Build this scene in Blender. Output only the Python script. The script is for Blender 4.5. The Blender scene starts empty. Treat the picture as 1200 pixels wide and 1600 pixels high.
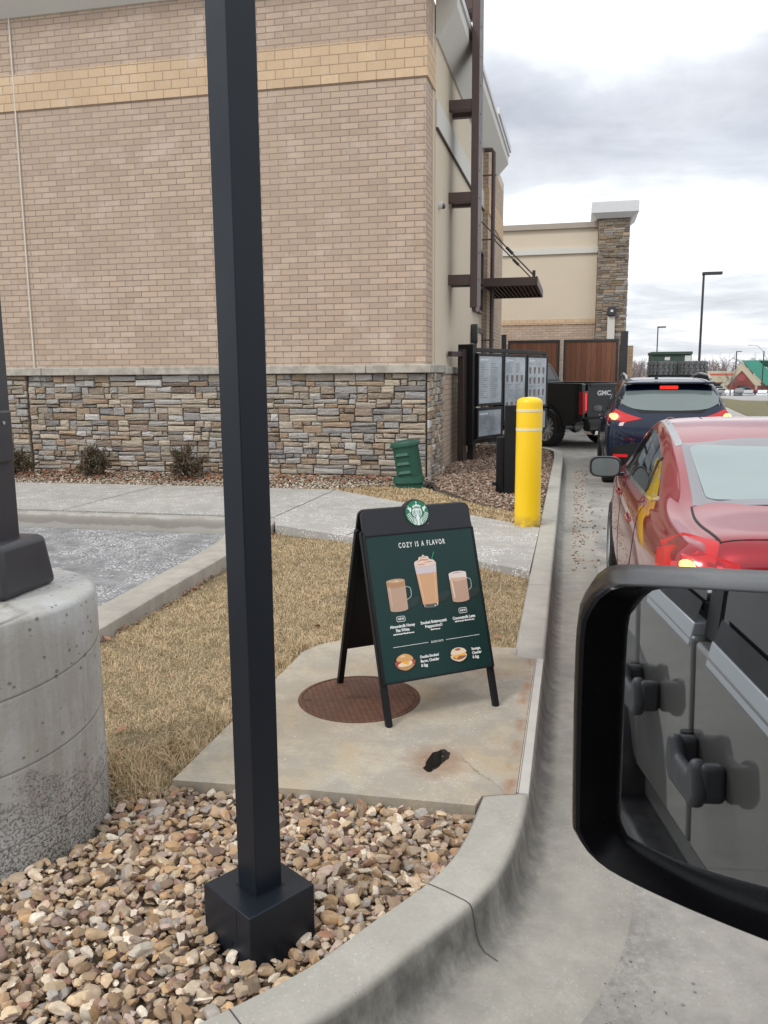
import bpy, bmesh, math, random
import numpy as np
from math import radians as R, sin, cos, pi
from mathutils import Vector, Matrix, Euler
from mathutils.bvhtree import BVHTree
from mathutils.geometry import delaunay_2d_cdt

random.seed(7); rng = np.random.default_rng(7)
scene = bpy.context.scene
col = scene.collection

# ------------------------------------------------------------------ materials
class N:
    """small node-tree helper"""
    def __init__(s, name):
        s.m = bpy.data.materials.new(name); s.m.use_nodes = True
        s.t = s.m.node_tree; s.n = s.t.nodes; s.l = s.t.links
        s.b = s.n['Principled BSDF']; s._tc = None
    def node(s, typ, **kw):
        n = s.n.new('ShaderNode' + typ)
        for k, v in kw.items():
            if k in n.inputs: n.inputs[k].default_value = v
            else: setattr(n, k, v)
        return n
    def link(s, a, b): s.l.new(a, b)
    def co(s, kind='Object'):
        if not s._tc: s._tc = s.n.new('ShaderNodeTexCoord')
        return s._tc.outputs[kind]
    def mapped(s, scale=(1, 1, 1), loc=(0, 0, 0), rot=(0, 0, 0)):
        m = s.node('Mapping'); m.inputs['Scale'].default_value = scale
        m.inputs['Location'].default_value = loc; m.inputs['Rotation'].default_value = rot
        s.link(s.co(), m.inputs['Vector']); return m.outputs[0]
    def noise(s, scale, detail=4, rough=.55, vec=None, dist=0):
        n = s.node('TexNoise'); n.inputs['Scale'].default_value = scale
        n.inputs['Detail'].default_value = detail; n.inputs['Roughness'].default_value = rough
        n.inputs['Distortion'].default_value = dist
        s.link(vec if vec else s.co(), n.inputs['Vector']); return n.outputs['Fac']
    def voro(s, scale, vec=None, feature='F1', out='Distance'):
        n = s.node('TexVoronoi'); n.feature = feature; n.inputs['Scale'].default_value = scale
        s.link(vec if vec else s.co(), n.inputs['Vector']); return n.outputs[out]
    def ramp(s, fac, stops, interp='LINEAR'):
        n = s.node('ValToRGB'); cr = n.color_ramp; cr.interpolation = interp
        while len(cr.elements) < len(stops): cr.elements.new(.5)
        for e, (p, c) in zip(cr.elements, stops):
            e.position = p
            e.color = (c, c, c, 1) if isinstance(c, (int, float)) else (*c, 1)
        s.link(fac, n.inputs['Fac']); return n.outputs['Color']
    def mix(s, fac, a, b, mode='MIX'):
        n = s.node('MixRGB'); n.blend_type = mode
        for i, v in (('Fac', fac), ('Color1', a), ('Color2', b)):
            if isinstance(v, (int, float)): n.inputs[i].default_value = v if i == 'Fac' else (v, v, v, 1)
            elif isinstance(v, tuple): n.inputs[i].default_value = (*v, 1)
            else: s.link(v, n.inputs[i])
        return n.outputs['Color']
    def math(s, op, a, b=0, c=0, clamp=False):
        n = s.node('Math'); n.operation = op; n.use_clamp = clamp
        for i, v in enumerate((a, b, c)):
            if isinstance(v, (int, float)): n.inputs[i].default_value = v
            else: s.link(v, n.inputs[i])
        return n.outputs[0]
    def xyz(s):
        n = s.node('SeparateXYZ'); s.link(s.co(), n.inputs[0]); return n.outputs
    def geo_random(s):
        return s.node('NewGeometry').outputs['Random Per Island']
    def bump(s, h, strength=.3, dist=.01):
        n = s.node('Bump'); n.inputs['Strength'].default_value = strength
        n.inputs['Distance'].default_value = dist
        s.link(h, n.inputs['Height'])
        if s.b.inputs['Normal'].is_linked:
            s.link(s.b.inputs['Normal'].links[0].from_socket, n.inputs['Normal'])
        s.link(n.outputs[0], s.b.inputs['Normal'])
    def color(s, c):
        if isinstance(c, tuple): s.b.inputs['Base Color'].default_value = (*c, 1)
        else: s.link(c, s.b.inputs['Base Color'])
    def set(s, **kw):
        for k, v in kw.items():
            k = k.replace('_', ' ')
            if isinstance(v, (int, float, tuple)): s.b.inputs[k].default_value = v
            else: s.link(v, s.b.inputs[k])
        return s

def plain(name, c, rough=.5, metal=0, var=.12, scale=6, bump=0, bscale=200, coat=0, spec=.5):
    n = N(name)
    f = n.noise(scale, 5)
    n.color(n.mix(f, tuple(x * (1 - var) for x in c), tuple(min(1, x * (1 + var)) for x in c)))
    r = n.ramp(n.noise(scale * 3, 4), [(.3, max(0, rough - .07)), (.7, min(1, rough + .07))])
    n.set(Roughness=r, Metallic=metal, Coat_Weight=coat, Coat_Roughness=.03, Specular_IOR_Level=spec)
    if bump: n.bump(n.noise(bscale, 3), bump, .003)
    return n.m

def concrete(name, base, dark=.6, speck=.0, stain=.5, bump=.4, rust=None, pits=True, grime=None, salt_scale=160, extra=None, big=0):
    n = N(name)
    salt = big; big = n.noise(.9, 6, .6); med = n.noise(6, 6, .65); fine = n.noise(70, 4, .7)
    c = n.mix(n.ramp(big, [(.35, 0), (.7, 1)]), tuple(x * .86 for x in base), tuple(min(1, x * 1.1) for x in base))
    c = n.mix(n.ramp(med, [(.38, stain), (.6, 0)]), c, tuple(x * dark for x in base))
    c = n.mix(n.ramp(fine, [(.3, .35), (.75, 0)]), c, tuple(x * .6 for x in base))
    if speck:
        v = n.voro(salt_scale); gate = n.ramp(n.noise(3.5, 5, .7), [(.42, 0), (.62, 1)])
        sm = n.math('MULTIPLY', n.ramp(v, [(.30, 1), (.42, 0)] if salt else [(.12, 1), (.26, 0)]), n.math('MULTIPLY', gate, speck))
        c = n.mix(sm, c, (.74, .745, .75))
    if pits:
        pv = n.math('MULTIPLY', n.ramp(n.voro(55), [(.06, 1), (.12, 0)]), n.ramp(n.noise(9, 3), [(.5, 0), (.6, 1)]))
        c = n.mix(pv, c, tuple(x * .35 for x in base))
    if extra: c = extra(n, c)
    n.color(c); n.set(Roughness=.88)
    n.bump(fine, bump, .004); n.bump(med, bump * .6, .01)
    return n.m

def ellipse_mask(n, cx, cy, rx, ry, soft=.5, wob=.25, ws=8):
    X, Y, Z = n.xyz()
    a = n.math('POWER', n.math('DIVIDE', n.math('SUBTRACT', X, cx), rx), 2)
    b = n.math('POWER', n.math('DIVIDE', n.math('SUBTRACT', Y, cy), ry), 2)
    d = n.math('SQRT', n.math('ADD', a, b))
    d = n.math('ADD', d, n.math('MULTIPLY', n.math('SUBTRACT', n.noise(ws, 5, .65), .5), wob * 2))
    return n.ramp(d, [(0, 1), (max(.01, 1 - soft), .8), (1, 0)])

# concrete family --------------------------------------------------------------
def slab_extra(n, c):
    c = n.mix(n.ramp(n.noise(2.2, 5, .7), [(.42, 0), (.72, .75)]), c, (.40, .30, .17))
    c = n.mix(n.ramp(n.noise(4.5, 7, .75), [(.44, .55), (.56, 0)]), c, (.27, .25, .215))
    X, Y, Z = n.xyz()
    st = n.math('ABSOLUTE', n.math('SUBTRACT', n.math('ADD', X, n.math('MULTIPLY', n.noise(5, 4), .05)), -.165))
    c = n.mix(n.math('MULTIPLY', n.ramp(st, [(0, .8), (.035, 0)]), n.ramp(n.noise(7, 5, .7), [(.45, 0), (.6, 1)])), c, (.30, .15, .07))
    m = ellipse_mask(n, -.49, 3.03, .15, .19, .8, .35, 9)
    c = n.mix(n.math('MULTIPLY', m, .85), c, (.24, .115, .05))
    m = ellipse_mask(n, -.36, 4.05, .26, .1, .9, .3, 6)
    c = n.mix(n.math('MULTIPLY', m, .55), c, (.30, .17, .08))
    m = ellipse_mask(n, -1.0, 3.55, .52, .5, .7, .25, 5)
    c = n.mix(n.math('MULTIPLY', m, .35), c, (.34, .22, .11))
    # a hairline crack
    X, Y, Z = n.xyz()
    line = n.math('ABSOLUTE', n.math('ADD', n.math('SUBTRACT', n.math('ADD', n.math('MULTIPLY', X, 1.3), Y), 2.56),
                                     n.math('MULTIPLY', n.math('SUBTRACT', n.noise(14, 6, .8), .5), .16)))
    cr = n.math('MULTIPLY', n.ramp(line, [(0, 1), (.006, 0)]), ellipse_mask(n, -.3, 2.95, .14, .2, .1, .1))
    return n.mix(n.math('MULTIPLY', cr, .8), c, (.08, .06, .05))
M_slab = concrete('pale_slab_concrete', (.46, .415, .34), .78, .7, .45, .3, extra=slab_extra, salt_scale=70)
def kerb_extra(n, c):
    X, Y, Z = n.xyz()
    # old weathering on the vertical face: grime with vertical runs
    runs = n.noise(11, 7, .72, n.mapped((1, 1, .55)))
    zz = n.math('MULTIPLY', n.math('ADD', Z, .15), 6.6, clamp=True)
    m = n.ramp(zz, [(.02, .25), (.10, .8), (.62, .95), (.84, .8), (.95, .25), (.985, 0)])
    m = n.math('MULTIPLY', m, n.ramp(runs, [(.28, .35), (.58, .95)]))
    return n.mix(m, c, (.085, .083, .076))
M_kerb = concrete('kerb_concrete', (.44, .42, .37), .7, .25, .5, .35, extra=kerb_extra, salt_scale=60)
def road_extra(n, c):
    X, Y, Z = n.xyz()
    # sawn joints every 3.3 m
    j = n.math('ABSOLUTE', n.math('SUBTRACT', n.math('FRACT', n.math('DIVIDE', n.math('ADD', Y, 1.86 - .1 * 0), 3.3)), .5))
    j = n.math('SUBTRACT', .5, j)
    c = n.mix(n.ramp(j, [(0, .75), (.0022, .7), (.004, 0)]), c, (.08, .075, .07))
    g = n.math('ABSOLUTE', n.math('SUBTRACT', X, .3))
    gut = n.math('MULTIPLY', n.ramp(n.math('DIVIDE', g, .7), [(0, .9), (.45, .6), (1, 0)]), n.ramp(n.noise(1.7, 6, .7), [(.42, 0), (.62, 1)]))
    c = n.mix(gut, c, (.16, .155, .15))
    w = n.mapped((1.2, .25, 1)); tr = n.ramp(n.noise(1.5, 5, .6, w), [(.35, .35), (.65, 0)])
    c = n.mix(tr, c, (.25, .245, .24))
    b = n.math('MULTIPLY', n.ramp(n.voro(24), [(.1, 1), (.2, 0)]), n.ramp(n.noise(2.6, 5, .7), [(.6, 0), (.68, 1)]))
    c = n.mix(b, c, (.10, .095, .09))
    sp = ellipse_mask(n, .10, 2.25, .30, .42, .8, .4, 5)
    c = n.mix(n.math('MULTIPLY', sp, n.ramp(n.noise(30, 5, .8), [(.42, .75), (.6, 0)])), c, (.10, .095, .085))
    return c
M_road = concrete('lane_concrete', (.435, .415, .37), .62, .3, .5, .4, extra=road_extra, salt_scale=50)
M_walk = concrete('salted_walk_concrete', (.40, .385, .355), .7, 1.0, .45, .35, salt_scale=48, big=1)
M_lot = concrete('salted_lot_concrete', (.27, .27, .275), .5, 1.0, .8, .6, salt_scale=42, big=1)
M_lotkerb = concrete('left_kerb_concrete', (.42, .39, .34), .55, .3, .5, .6)
def pier_extra(n, c):
    X, Y, Z = n.xyz()
    runs = n.ramp(n.noise(5, 6, .7, n.mapped((4, 4, .35))), [(.3, 0), (.62, .75)])
    c = n.mix(runs, c, (.29, .265, .225))
    c = n.mix(n.ramp(n.noise(3.2, 5, .6), [(.5, 0), (.7, .6)]), c, (.50, .52, .53))
    # spiral form seams
    ang = n.math('ARCTAN2', n.math('SUBTRACT', Y, 2.32), n.math('ADD', X, 1.95))
    s = n.math('FRACT', n.math('ADD', n.math('DIVIDE', Z, .235), n.math('MULTIPLY', ang, -.30)))
    s = n.math('ABSOLUTE', n.math('SUBTRACT', s, .5))
    seam = n.ramp(s, [(0, 1), (.018, .25), (.03, 0)])
    c = n.mix(n.math('MULTIPLY', seam, .32), c, (.12, .11, .1))
    honey = n.math('MULTIPLY', n.ramp(n.noise(115, 5, .75), [(.41, 1), (.47, 0)]),
                   n.ramp(n.math('ADD', Z, n.math('MULTIPLY', n.noise(6, 5, .7), .8)), [(.36, 1), (.66, 0)]))
    c = n.mix(n.math('MULTIPLY', honey, .75), c, (.13, .125, .12))
    n.bump(honey, .9, -.012); n.bump(seam, .6, -.006)
    h2 = n.math('MULTIPLY', n.ramp(n.voro(30), [(.14, 1), (.22, 0)]), n.ramp(n.noise(9, 4), [(.48, 0), (.54, 1)]))
    c = n.mix(n.math('MULTIPLY', h2, .7), c, (.14, .135, .13)); n.bump(h2, .6, -.006)
    return c
M_pier = concrete('cast_pier_concrete', (.50, .495, .47), .7, 0, .45, .5, extra=pier_extra)
M_ground = concrete('far_pavement', (.36, .355, .345), .7, 0, .4, .2, pits=False)
M_soil = plain('brown_soil', (.09, .07, .05), .95, var=.3, scale=20, bump=.6, bscale=60)

def stones_mat(name, stops, vein=.35):
    n = N(name)
    r = n.geo_random()
    c = n.ramp(r, stops, 'CONSTANT')
    v = n.math('FRACT', n.math('MULTIPLY', r, 37.7))
    c = n.mix(1.0, c, n.ramp(v, [(0, .58), (1, 1.12)]), 'MULTIPLY')
    c = n.mix(n.ramp(n.noise(60, 5, .7), [(.35, vein), (.6, 0)]), c, (.16, .11, .07))
    c = n.mix(n.ramp(n.noise(35, 4, .6), [(.55, 0), (.8, vein)]), c, (.72, .62, .48))
    n.color(c); n.set(Roughness=.8); n.bump(n.noise(160, 4, .7), .35, .002)
    return n.m
M_gravel = stones_mat('river_gravel', [(0, (.58, .44, .31)), (.10, (.42, .27, .15)), (.19, (.68, .56, .42)), (.29, (.27, .19, .13)),
    (.38, (.44, .31, .19)), (.47, (.44, .33, .24)), (.54, (.76, .68, .56)), (.61, (.36, .20, .15)), (.67, (.53, .34, .18)), (.76, (.50, .38, .32)),
    (.84, (.24, .155, .13)), (.88, (.62, .47, .30)), (.94, (.42, .385, .35))])
M_mulch = stones_mat('brown_bed_stones', [(0, (.36, .24, .17)), (.2, (.26, .15, .10)), (.4, (.46, .35, .26)), (.6, (.20, .13, .10)), (.8, (.52, .44, .35)), (.9, (.33, .22, .16))])
M_strip = stones_mat('pale_bed_stones', [(0, (.60, .52, .40)), (.3, (.45, .35, .25)), (.5, (.68, .62, .52)), (.7, (.33, .20, .13)), (.85, (.55, .45, .34))])
M_veneer = stones_mat('ledge_stone', [(0, (.44, .39, .325)), (.14, (.37, .27, .185)), (.26, (.40, .395, .38)), (.40, (.50, .43, .335)), (.52, (.27, .205, .165)),
    (.60, (.52, .51, .49)), (.72, (.40, .335, .26)), (.82, (.27, .27, .275)), (.90, (.50, .435, .35))], .6)
M_towerstone = stones_mat('tower_ledge_stone', [(0, (.30, .25, .19)), (.2, (.36, .27, .18)), (.4, (.25, .235, .22)), (.6, (.22, .16, .11)), (.8, (.34, .31, .27))], .3)

def brick(name, axis, bw, bh, c1, c2, mortar, msize=.006, offz=0, lattice=.5):
    n = N(name)
    X, Y, Z = n.xyz()
    cx = n.node('CombineXYZ'); n.link(X if axis == 'x' else Y, cx.inputs[0])
    n.link(n.math('ADD', Z, offz), cx.inputs[1])
    b = n.node('TexBrick'); n.link(cx.outputs[0], b.inputs['Vector'])
    b.inputs['Scale'].default_value = 1; b.inputs['Brick Width'].default_value = bw; b.inputs['Row Height'].default_value = bh
    b.inputs['Mortar Size'].default_value = msize; b.inputs['Mortar Smooth'].default_value = .15
    b.inputs['Color1'].default_value = (*c1, 1); b.inputs['Color2'].default_value = (*c2, 1)
    b.inputs['Mortar'].default_value = (*mortar, 1); b.offset = lattice; b.inputs['Bias'].default_value = 0
    c = b.outputs['Color']
    c = n.mix(n.ramp(n.noise(.8, 6, .65), [(.35, .5), (.62, 0)]), c, tuple(x * .72 for x in c1), 'MIX')
    c = n.mix(n.ramp(n.noise(3.2, 7, .75, n.mapped((1, 1, .5))), [(.56, 0), (.66, .35)]), c, tuple(x * .62 for x in c1))
    c = n.mix(n.ramp(n.noise(1.6, 6, .7), [(.54, 0), (.74, .5)]), c, (.60, .53, .46))
    c = n.mix(n.ramp(n.noise(40, 5, .7), [(.3, .3), (.6, 0)]), c, tuple(x * .6 for x in c1))
    n.color(c); n.set(Roughness=.85)
    n.bump(b.outputs['Fac'], .6, -.006); n.bump(n.noise(90, 4), .25, .003)
    return n.m
BR1, BR2, MO = (.545, .415, .315), (.425, .315, .235), (.185, .148, .125)
YL1, YL2 = (.68, .495, .32), (.58, .415, .265)
M_brick_f = brick('tan_brick_front', 'x', .262, .0835, BR1, BR2, MO, .0065)
M_brick_s = brick('tan_brick_side', 'y', .262, .0835, BR1, BR2, MO, .0065)
M_ybrick_f = brick('golden_brick_front', 'x', .262, .124, YL1, YL2, (.22, .17, .11), .006, .02)
M_ybrick_s = brick('golden_brick_side', 'y', .262, .124, YL1, YL2, (.22, .17, .11), .006, .02)
M_stucco = plain('cream_stucco', (.60, .52, .405), .9, var=.05, scale=1.2, bump=.5, bscale=260)
M_white = plain('off_white_stucco', (.60, .585, .54), .85, var=.05, scale=1, bump=.3, bscale=200)
M_cap = concrete('cast_stone_cap', (.50, .465, .40), .5, 0, .75, .3)
M_coping = plain('white_metal_coping', (.62, .63, .64), .4, .1, var=.05)
M_brown = plain('brown_painted_steel', (.075, .045, .040), .45, var=.2)
M_brown2 = plain('dark_brown_steel', (.045, .030, .027), .5, var=.2)
M_black = plain('black_painted_metal', (.007, .0075, .009), .5, spec=.3, var=.2, scale=3)
M_pole = plain('blue_black_painted_steel', (.009, .0125, .019), .36, var=.2, scale=2, coat=.0, spec=.3, bump=.06, bscale=40)
M_char = plain('charcoal_painted_steel', (.036, .036, .040), .42, var=.15, scale=3)
M_plastic = plain('black_plastic', (.010, .010, .011), .38, var=.2, scale=4, bump=.05, bscale=500)
M_mplastic = plain('satin_mirror_plastic', (.002, .002, .0025), .27, spec=.16, var=.1, scale=4, bump=.04, bscale=900)
M_rubber = plain('tyre_rubber', (.018, .018, .018), .8, var=.25, scale=20)
M_yellow = plain('yellow_bollard_plastic', (.86, .56, .006), .34, var=.05, scale=3)
M_green = plain('dark_green_plastic', (.012, .075, .048), .5, var=.2, scale=10, bump=.2, bscale=150)
M_tape = plain('pale_reflective_tape', (.72, .68, .48), .4, var=.06)
M_chrome = plain('chrome_trim', (.75, .75, .76), .12, 1, var=.03)
M_alu = plain('machined_alloy', (.60, .61, .62), .35, .55, var=.1)
M_graysteel = plain('galvanised_steel', (.42, .43, .44), .45, .6, var=.15)
M_seal = plain('pale_sealant', (.62, .58, .50), .8)
M_greybox = plain('green_grey_cabinet', (.050, .085, .066), .6, var=.2)
M_label = plain('white_label', (.7, .72, .7), .5)
M_leaf = plain('dead_leaf', (.24, .105, .055), .8, var=.4, scale=15)

def scuffed_yellow():
    n = N('scuffed_yellow_plastic'); X, Y, Z = n.xyz()
    c = n.mix(n.noise(3, 4), (.84, .53, .006), (.90, .60, .01))
    foot = n.math('MULTIPLY', n.ramp(Z, [(.02, .9), (.16, 0)]), n.ramp(n.noise(14, 6, .7), [(.35, 0), (.6, 1)]))
    c = n.mix(foot, c, (.22, .16, .08))
    sc = n.math('MULTIPLY', n.ramp(n.noise(5, 6, .8, n.mapped((5, 5, 1.2))), [(.60, 0), (.66, .6)]), n.ramp(n.noise(2, 3), [(.45, 0), (.6, 1)]))
    c = n.mix(sc, c, (.45, .32, .06)); n.color(c); n.set(Roughness=.38); return n.m
M_yellow = scuffed_yellow()

def rusty():
    n = N('rusty_cast_iron')
    c = n.mix(n.ramp(n.noise(25, 6, .7), [(.35, 0), (.65, 1)]), (.105, .045, .026), (.19, .085, .048))
    c = n.mix(n.ramp(n.noise(4, 4), [(.4, .5), (.7, 0)]), c, (.09, .045, .03))
    n.color(c); n.set(Roughness=.8)
    ch = n.node('TexChecker'); ch.inputs['Scale'].default_value = 55; n.link(n.mapped(rot=(0, 0, .35)), ch.inputs['Vector'])
    n.color(n.mix(n.math('MULTIPLY', ch.outputs['Fac'], .45), c, (.05, .022, .014))); n.bump(ch.outputs['Fac'], .8, .004); n.bump(n.noise(120, 4), .4, .002)
    return n.m
M_rust = rusty()
M_pit = plain('dark_pit_lining', (.06, .05, .042), .5, var=.5, scale=40, bump=.8, bscale=60)  # one dark, mottled tone for the whole pit lining

def paint(name, c, metal=.35, rough=.32, flake=True, coat=1):
    n = N(name)
    n.color(c); n.set(Metallic=metal, Roughness=rough, Coat_Weight=coat, Coat_Roughness=.02, Coat_IOR=1.5, Specular_IOR_Level=.25)
    n.bump(n.noise(3.5, 3), .02, .01)
    return n.m
M_red = paint('metallic_red_paint', (.27, .005, .014), .45, .36, coat=.85)
M_navy = paint('navy_blue_paint', (.003, .009, .030), .3, .35, coat=.7)
M_tblack = paint('black_green_truck_paint', (.007, .011, .013), .2, .35, coat=.7)
M_own = paint('grey_gloss_paint', (.075, .073, .068), .0, .5)
def glass_mat(name, c, rough=.04, ior=1.6, spec=.8):
    n = N(name); n.color(n.mix(n.noise(1.5, 4), tuple(x * .8 for x in c), tuple(min(1, x * 1.15) for x in c)))
    n.set(Roughness=rough, IOR=ior, Specular_IOR_Level=spec); return n.m
M_glass = glass_mat('dark_tinted_glass', (.012, .014, .015))
M_rglass = glass_mat('sky_toned_rear_glass', (.15, .215, .215), .08, 1.9, 1)  # pale teal base stands in for reflected sky and see-through brightness
M_frit = glass_mat('grey_glass_border', (.10, .095, .11), .15, 1.9, 1)
M_kglass = glass_mat('smoky_rear_glass', (.13, .165, .165), .1, 1.6, .8)
M_mirror = N('mirror_silver').set(Metallic=1.0, Roughness=.015).m
M_mirror.node_tree.nodes['Principled BSDF'].inputs['Base Color'].default_value = (.62, .64, .66, 1)
def lamp_mat(name, c, e, es):
    n = N(name); n.color(c); n.set(Roughness=.2, Coat_Weight=.35, Emission_Color=(*e, 1), Emission_Strength=es); return n.m
M_lens = lamp_mat('red_lamp_lens', (.30, .003, .005), (1, .01, .012), .20)
M_lenshot = lamp_mat('lit_brake_lamp', (.6, .01, .01), (1, .035, .02), 1.0)
M_amber = lamp_mat('lit_lamp_core', (.8, .4, .1), (1, .50, .10), 2.2)
M_clearlens = lamp_mat('clear_lamp_lens', (.5, .45, .45), (1, .4, .3), .1)
M_screen = None

def wood():
    n = N('red_brown_cedar')
    X, Y, Z = n.xyz()
    f = n.math('FRACT', n.math('DIVIDE', X, .14))
    bid = n.math('FLOOR', n.math('DIVIDE', X, .14))
    w = n.node('TexWhiteNoise'); w.noise_dimensions = '1D'; n.link(bid, w.inputs['W'])
    c = n.ramp(w.outputs['Value'], [(0, (.20, .078, .042)), (1, (.29, .125, .07))])
    c = n.mix(n.ramp(n.noise(6, 5, .7, n.mapped((8, 1, .6))), [(.4, .5), (.6, 0)]), c, (.13, .05, .03))
    gap = n.ramp(f, [(0, 1), (.05, 0)])
    c = n.mix(gap, c, (.02, .012, .01)); n.color(c); n.set(Roughness=.75); n.bump(gap, .8, -.01)
    return n.m
M_wood = wood()

# ------------------------------------------------------------------ mesh helpers
def tag(o, label=None, cat=None, group=None, kind=None):
    if label: o['label'] = label
    if cat: o['category'] = cat
    if group: o['group'] = group
    if kind: o['kind'] = kind
    return o
def empty(name, loc=(0, 0, 0), rz=0):
    o = bpy.data.objects.new(name, None); col.objects.link(o); o.location = loc; o.rotation_euler = (0, 0, rz)
    o.empty_display_size = .2; return o

class MB:
    def __init__(s): s.v = []; s.f = []; s.mi = []; s.cur = 0
    def add(s, vs, fs, M=None):
        k = len(s.v)
        for p in vs:
            p = Vector(p); s.v.append(tuple(M @ p) if M else tuple(p))
        for f in fs: s.f.append([i + k for i in f]); s.mi.append(s.cur)
        return s
    def box(s, x0, x1, y0, y1, z0, z1, M=None):
        return s.add([(x0, y0, z0), (x1, y0, z0), (x1, y1, z0), (x0, y1, z0), (x0, y0, z1), (x1, y0, z1), (x1, y1, z1), (x0, y1, z1)],
                     [(0, 3, 2, 1), (4, 5, 6, 7), (0, 1, 5, 4), (1, 2, 6, 5), (2, 3, 7, 6), (3, 0, 4, 7)], M)
    def prism(s, poly, a, b, axis='z', M=None):
        """extrude a 2D polygon between a and b on an axis (poly coords are the two other axes in xyz order)"""
        def P(p, h): return {'z': (p[0], p[1], h), 'y': (p[0], h, p[1]), 'x': (h, p[0], p[1])}[axis]
        n = len(poly); vs = [P(p, a) for p in poly] + [P(p, b) for p in poly]
        fs = [list(range(n))[::-1], [n + i for i in range(n)]] + [(i, (i + 1) % n, n + (i + 1) % n, n + i) for i in range(n)]
        if axis == 'y': fs = [f[::-1] for f in fs]
        ar = sum(poly[i][0] * poly[(i + 1) % n][1] - poly[(i + 1) % n][0] * poly[i][1] for i in range(n))
        if (ar < 0) != (b < a): fs = [list(f)[::-1] for f in fs]
        return s.add(vs, fs, M)
    def tube(s, pts, r, seg=8, M=None, cap=True):
        pts = [Vector(p) for p in pts]; n = len(pts)
        rs = r if isinstance(r, (list, tuple)) else [r] * n
        vs = []; up = None
        for i, p in enumerate(pts):
            d = (pts[min(i + 1, n - 1)] - pts[max(i - 1, 0)]).normalized()
            if up is None: up = Vector((0, 0, 1)) if abs(d.z) < .9 else Vector((1, 0, 0))
            a = d.cross(up).normalized(); b = a.cross(d).normalized(); up = b
            for k in range(seg):
                t = 2 * pi * k / seg; vs.append(p + a * cos(t) * rs[i] + b * sin(t) * rs[i])
        fs = [(i * seg + k, i * seg + (k + 1) % seg, (i + 1) * seg + (k + 1) % seg, (i + 1) * seg + k) for i in range(n - 1) for k in range(seg)]
        if cap: fs += [list(range(seg))[::-1], [(n - 1) * seg + k for k in range(seg)]]
        return s.add(vs, fs, M)
    def lathe(s, prof, seg=32, M=None, cap=True):
        """profile of (r, z)"""
        n = len(prof); vs = [(r * cos(2 * pi * k / seg), r * sin(2 * pi * k / seg), z) for r, z in prof for k in range(seg)]
        fs = [(i * seg + k, i * seg + (k + 1) % seg, (i + 1) * seg + (k + 1) % seg, (i + 1) * seg + k) for i in range(n - 1) for k in range(seg)]
        if cap: fs += [list(range(seg))[::-1], [(n - 1) * seg + k for k in range(seg)]]
        return s.add(vs, fs, M)
    def build(s, name, mat, parent=None, bev=0, smooth=False, seg=2, sub=0, loc=None):
        me = bpy.data.meshes.new(name); me.from_pydata(s.v, [], s.f)
        mats = mat if isinstance(mat, (list, tuple)) else [mat]
        for m in mats: me.materials.append(m)
        if len(mats) > 1: me.polygons.foreach_set('material_index', s.mi)
        me.validate(); me.update()
        o = bpy.data.objects.new(name, me); col.objects.link(o)
        if parent: o.parent = parent
        if loc: o.location = loc
        if bev:
            b = o.modifiers.new('bevel', 'BEVEL'); b.width = bev; b.segments = seg; b.limit_method = 'ANGLE'; b.angle_limit = R(35)
        if sub:
            b = o.modifiers.new('sub', 'SUBSURF'); b.levels = sub; b.render_levels = sub
        if smooth or bev or sub:
            for p in me.polygons: p.use_smooth = True
            if not sub:
                try: me.set_sharp_from_angle(angle=R(40))
                except Exception: pass
        return o

def np_mesh(name, V, F, mat, parent=None, smooth=False):
    """fast mesh from numpy arrays; F (n,3) or (n,4)"""
    me = bpy.data.meshes.new(name); k = F.shape[1]
    me.vertices.add(len(V)); me.vertices.foreach_set('co', V.astype(np.float32).ravel())
    me.loops.add(F.size); me.loops.foreach_set('vertex_index', F.astype(np.int32).ravel())
    me.polygons.add(len(F)); me.polygons.foreach_set('loop_start', np.arange(0, F.size, k, dtype=np.int32))
    me.polygons.foreach_set('loop_total', np.full(len(F), k, dtype=np.int32))
    me.materials.append(mat); me.update(calc_edges=True)
    me.polygons.foreach_set('use_smooth', np.full(len(F), smooth, dtype=bool)); me.validate()
    o = bpy.data.objects.new(name, me); col.objects.link(o)
    if parent: o.parent = parent
    return o

def cdt_sheet(outline, holes=(), step=None):
    """triangulated flat region; returns verts2d, faces"""
    pts = [Vector(p) for p in outline]; cons = [list(range(len(pts)))]
    for h in holes:
        k = len(pts); pts += [Vector(p) for p in h]; cons.append([k + i for i in range(len(h))])
    edges = []
    for c in cons: edges += [(c[i], c[(i + 1) % len(c)]) for i in range(len(c))]
    if step:
        xs = [p[0] for p in outline]; ys = [p[1] for p in outline]
        x = min(xs) + step * .5
        while x < max(xs):
            y = min(ys) + step * .5
            while y < max(ys):
                q = (x, y)
                if inside(q, outline) and not any(inside(q, h) for h in holes) and edge_dist(q, outline) > step * .35: pts.append(Vector(q))
                y += step
            x += step
    r = delaunay_2d_cdt(pts, edges, [], 0, 1e-7)
    vs = [tuple(v) for v in r[0]]; fs = []
    for f in r[2]:
        c = [sum(vs[i][k] for i in f) / len(f) for k in (0, 1)]
        if inside(c, outline) and not any(inside(c, h) for h in holes): fs.append(list(f))
    return vs, fs
def inside(p, poly):
    x, y = p[0], p[1]; c = False; n = len(poly); j = n - 1
    for i in range(n):
        xi, yi = poly[i][0], poly[i][1]; xj, yj = poly[j][0], poly[j][1]
        if (yi > y) != (yj > y) and x < (xj - xi) * (y - yi) / (yj - yi) + xi: c = not c
        j = i
    return c
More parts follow.
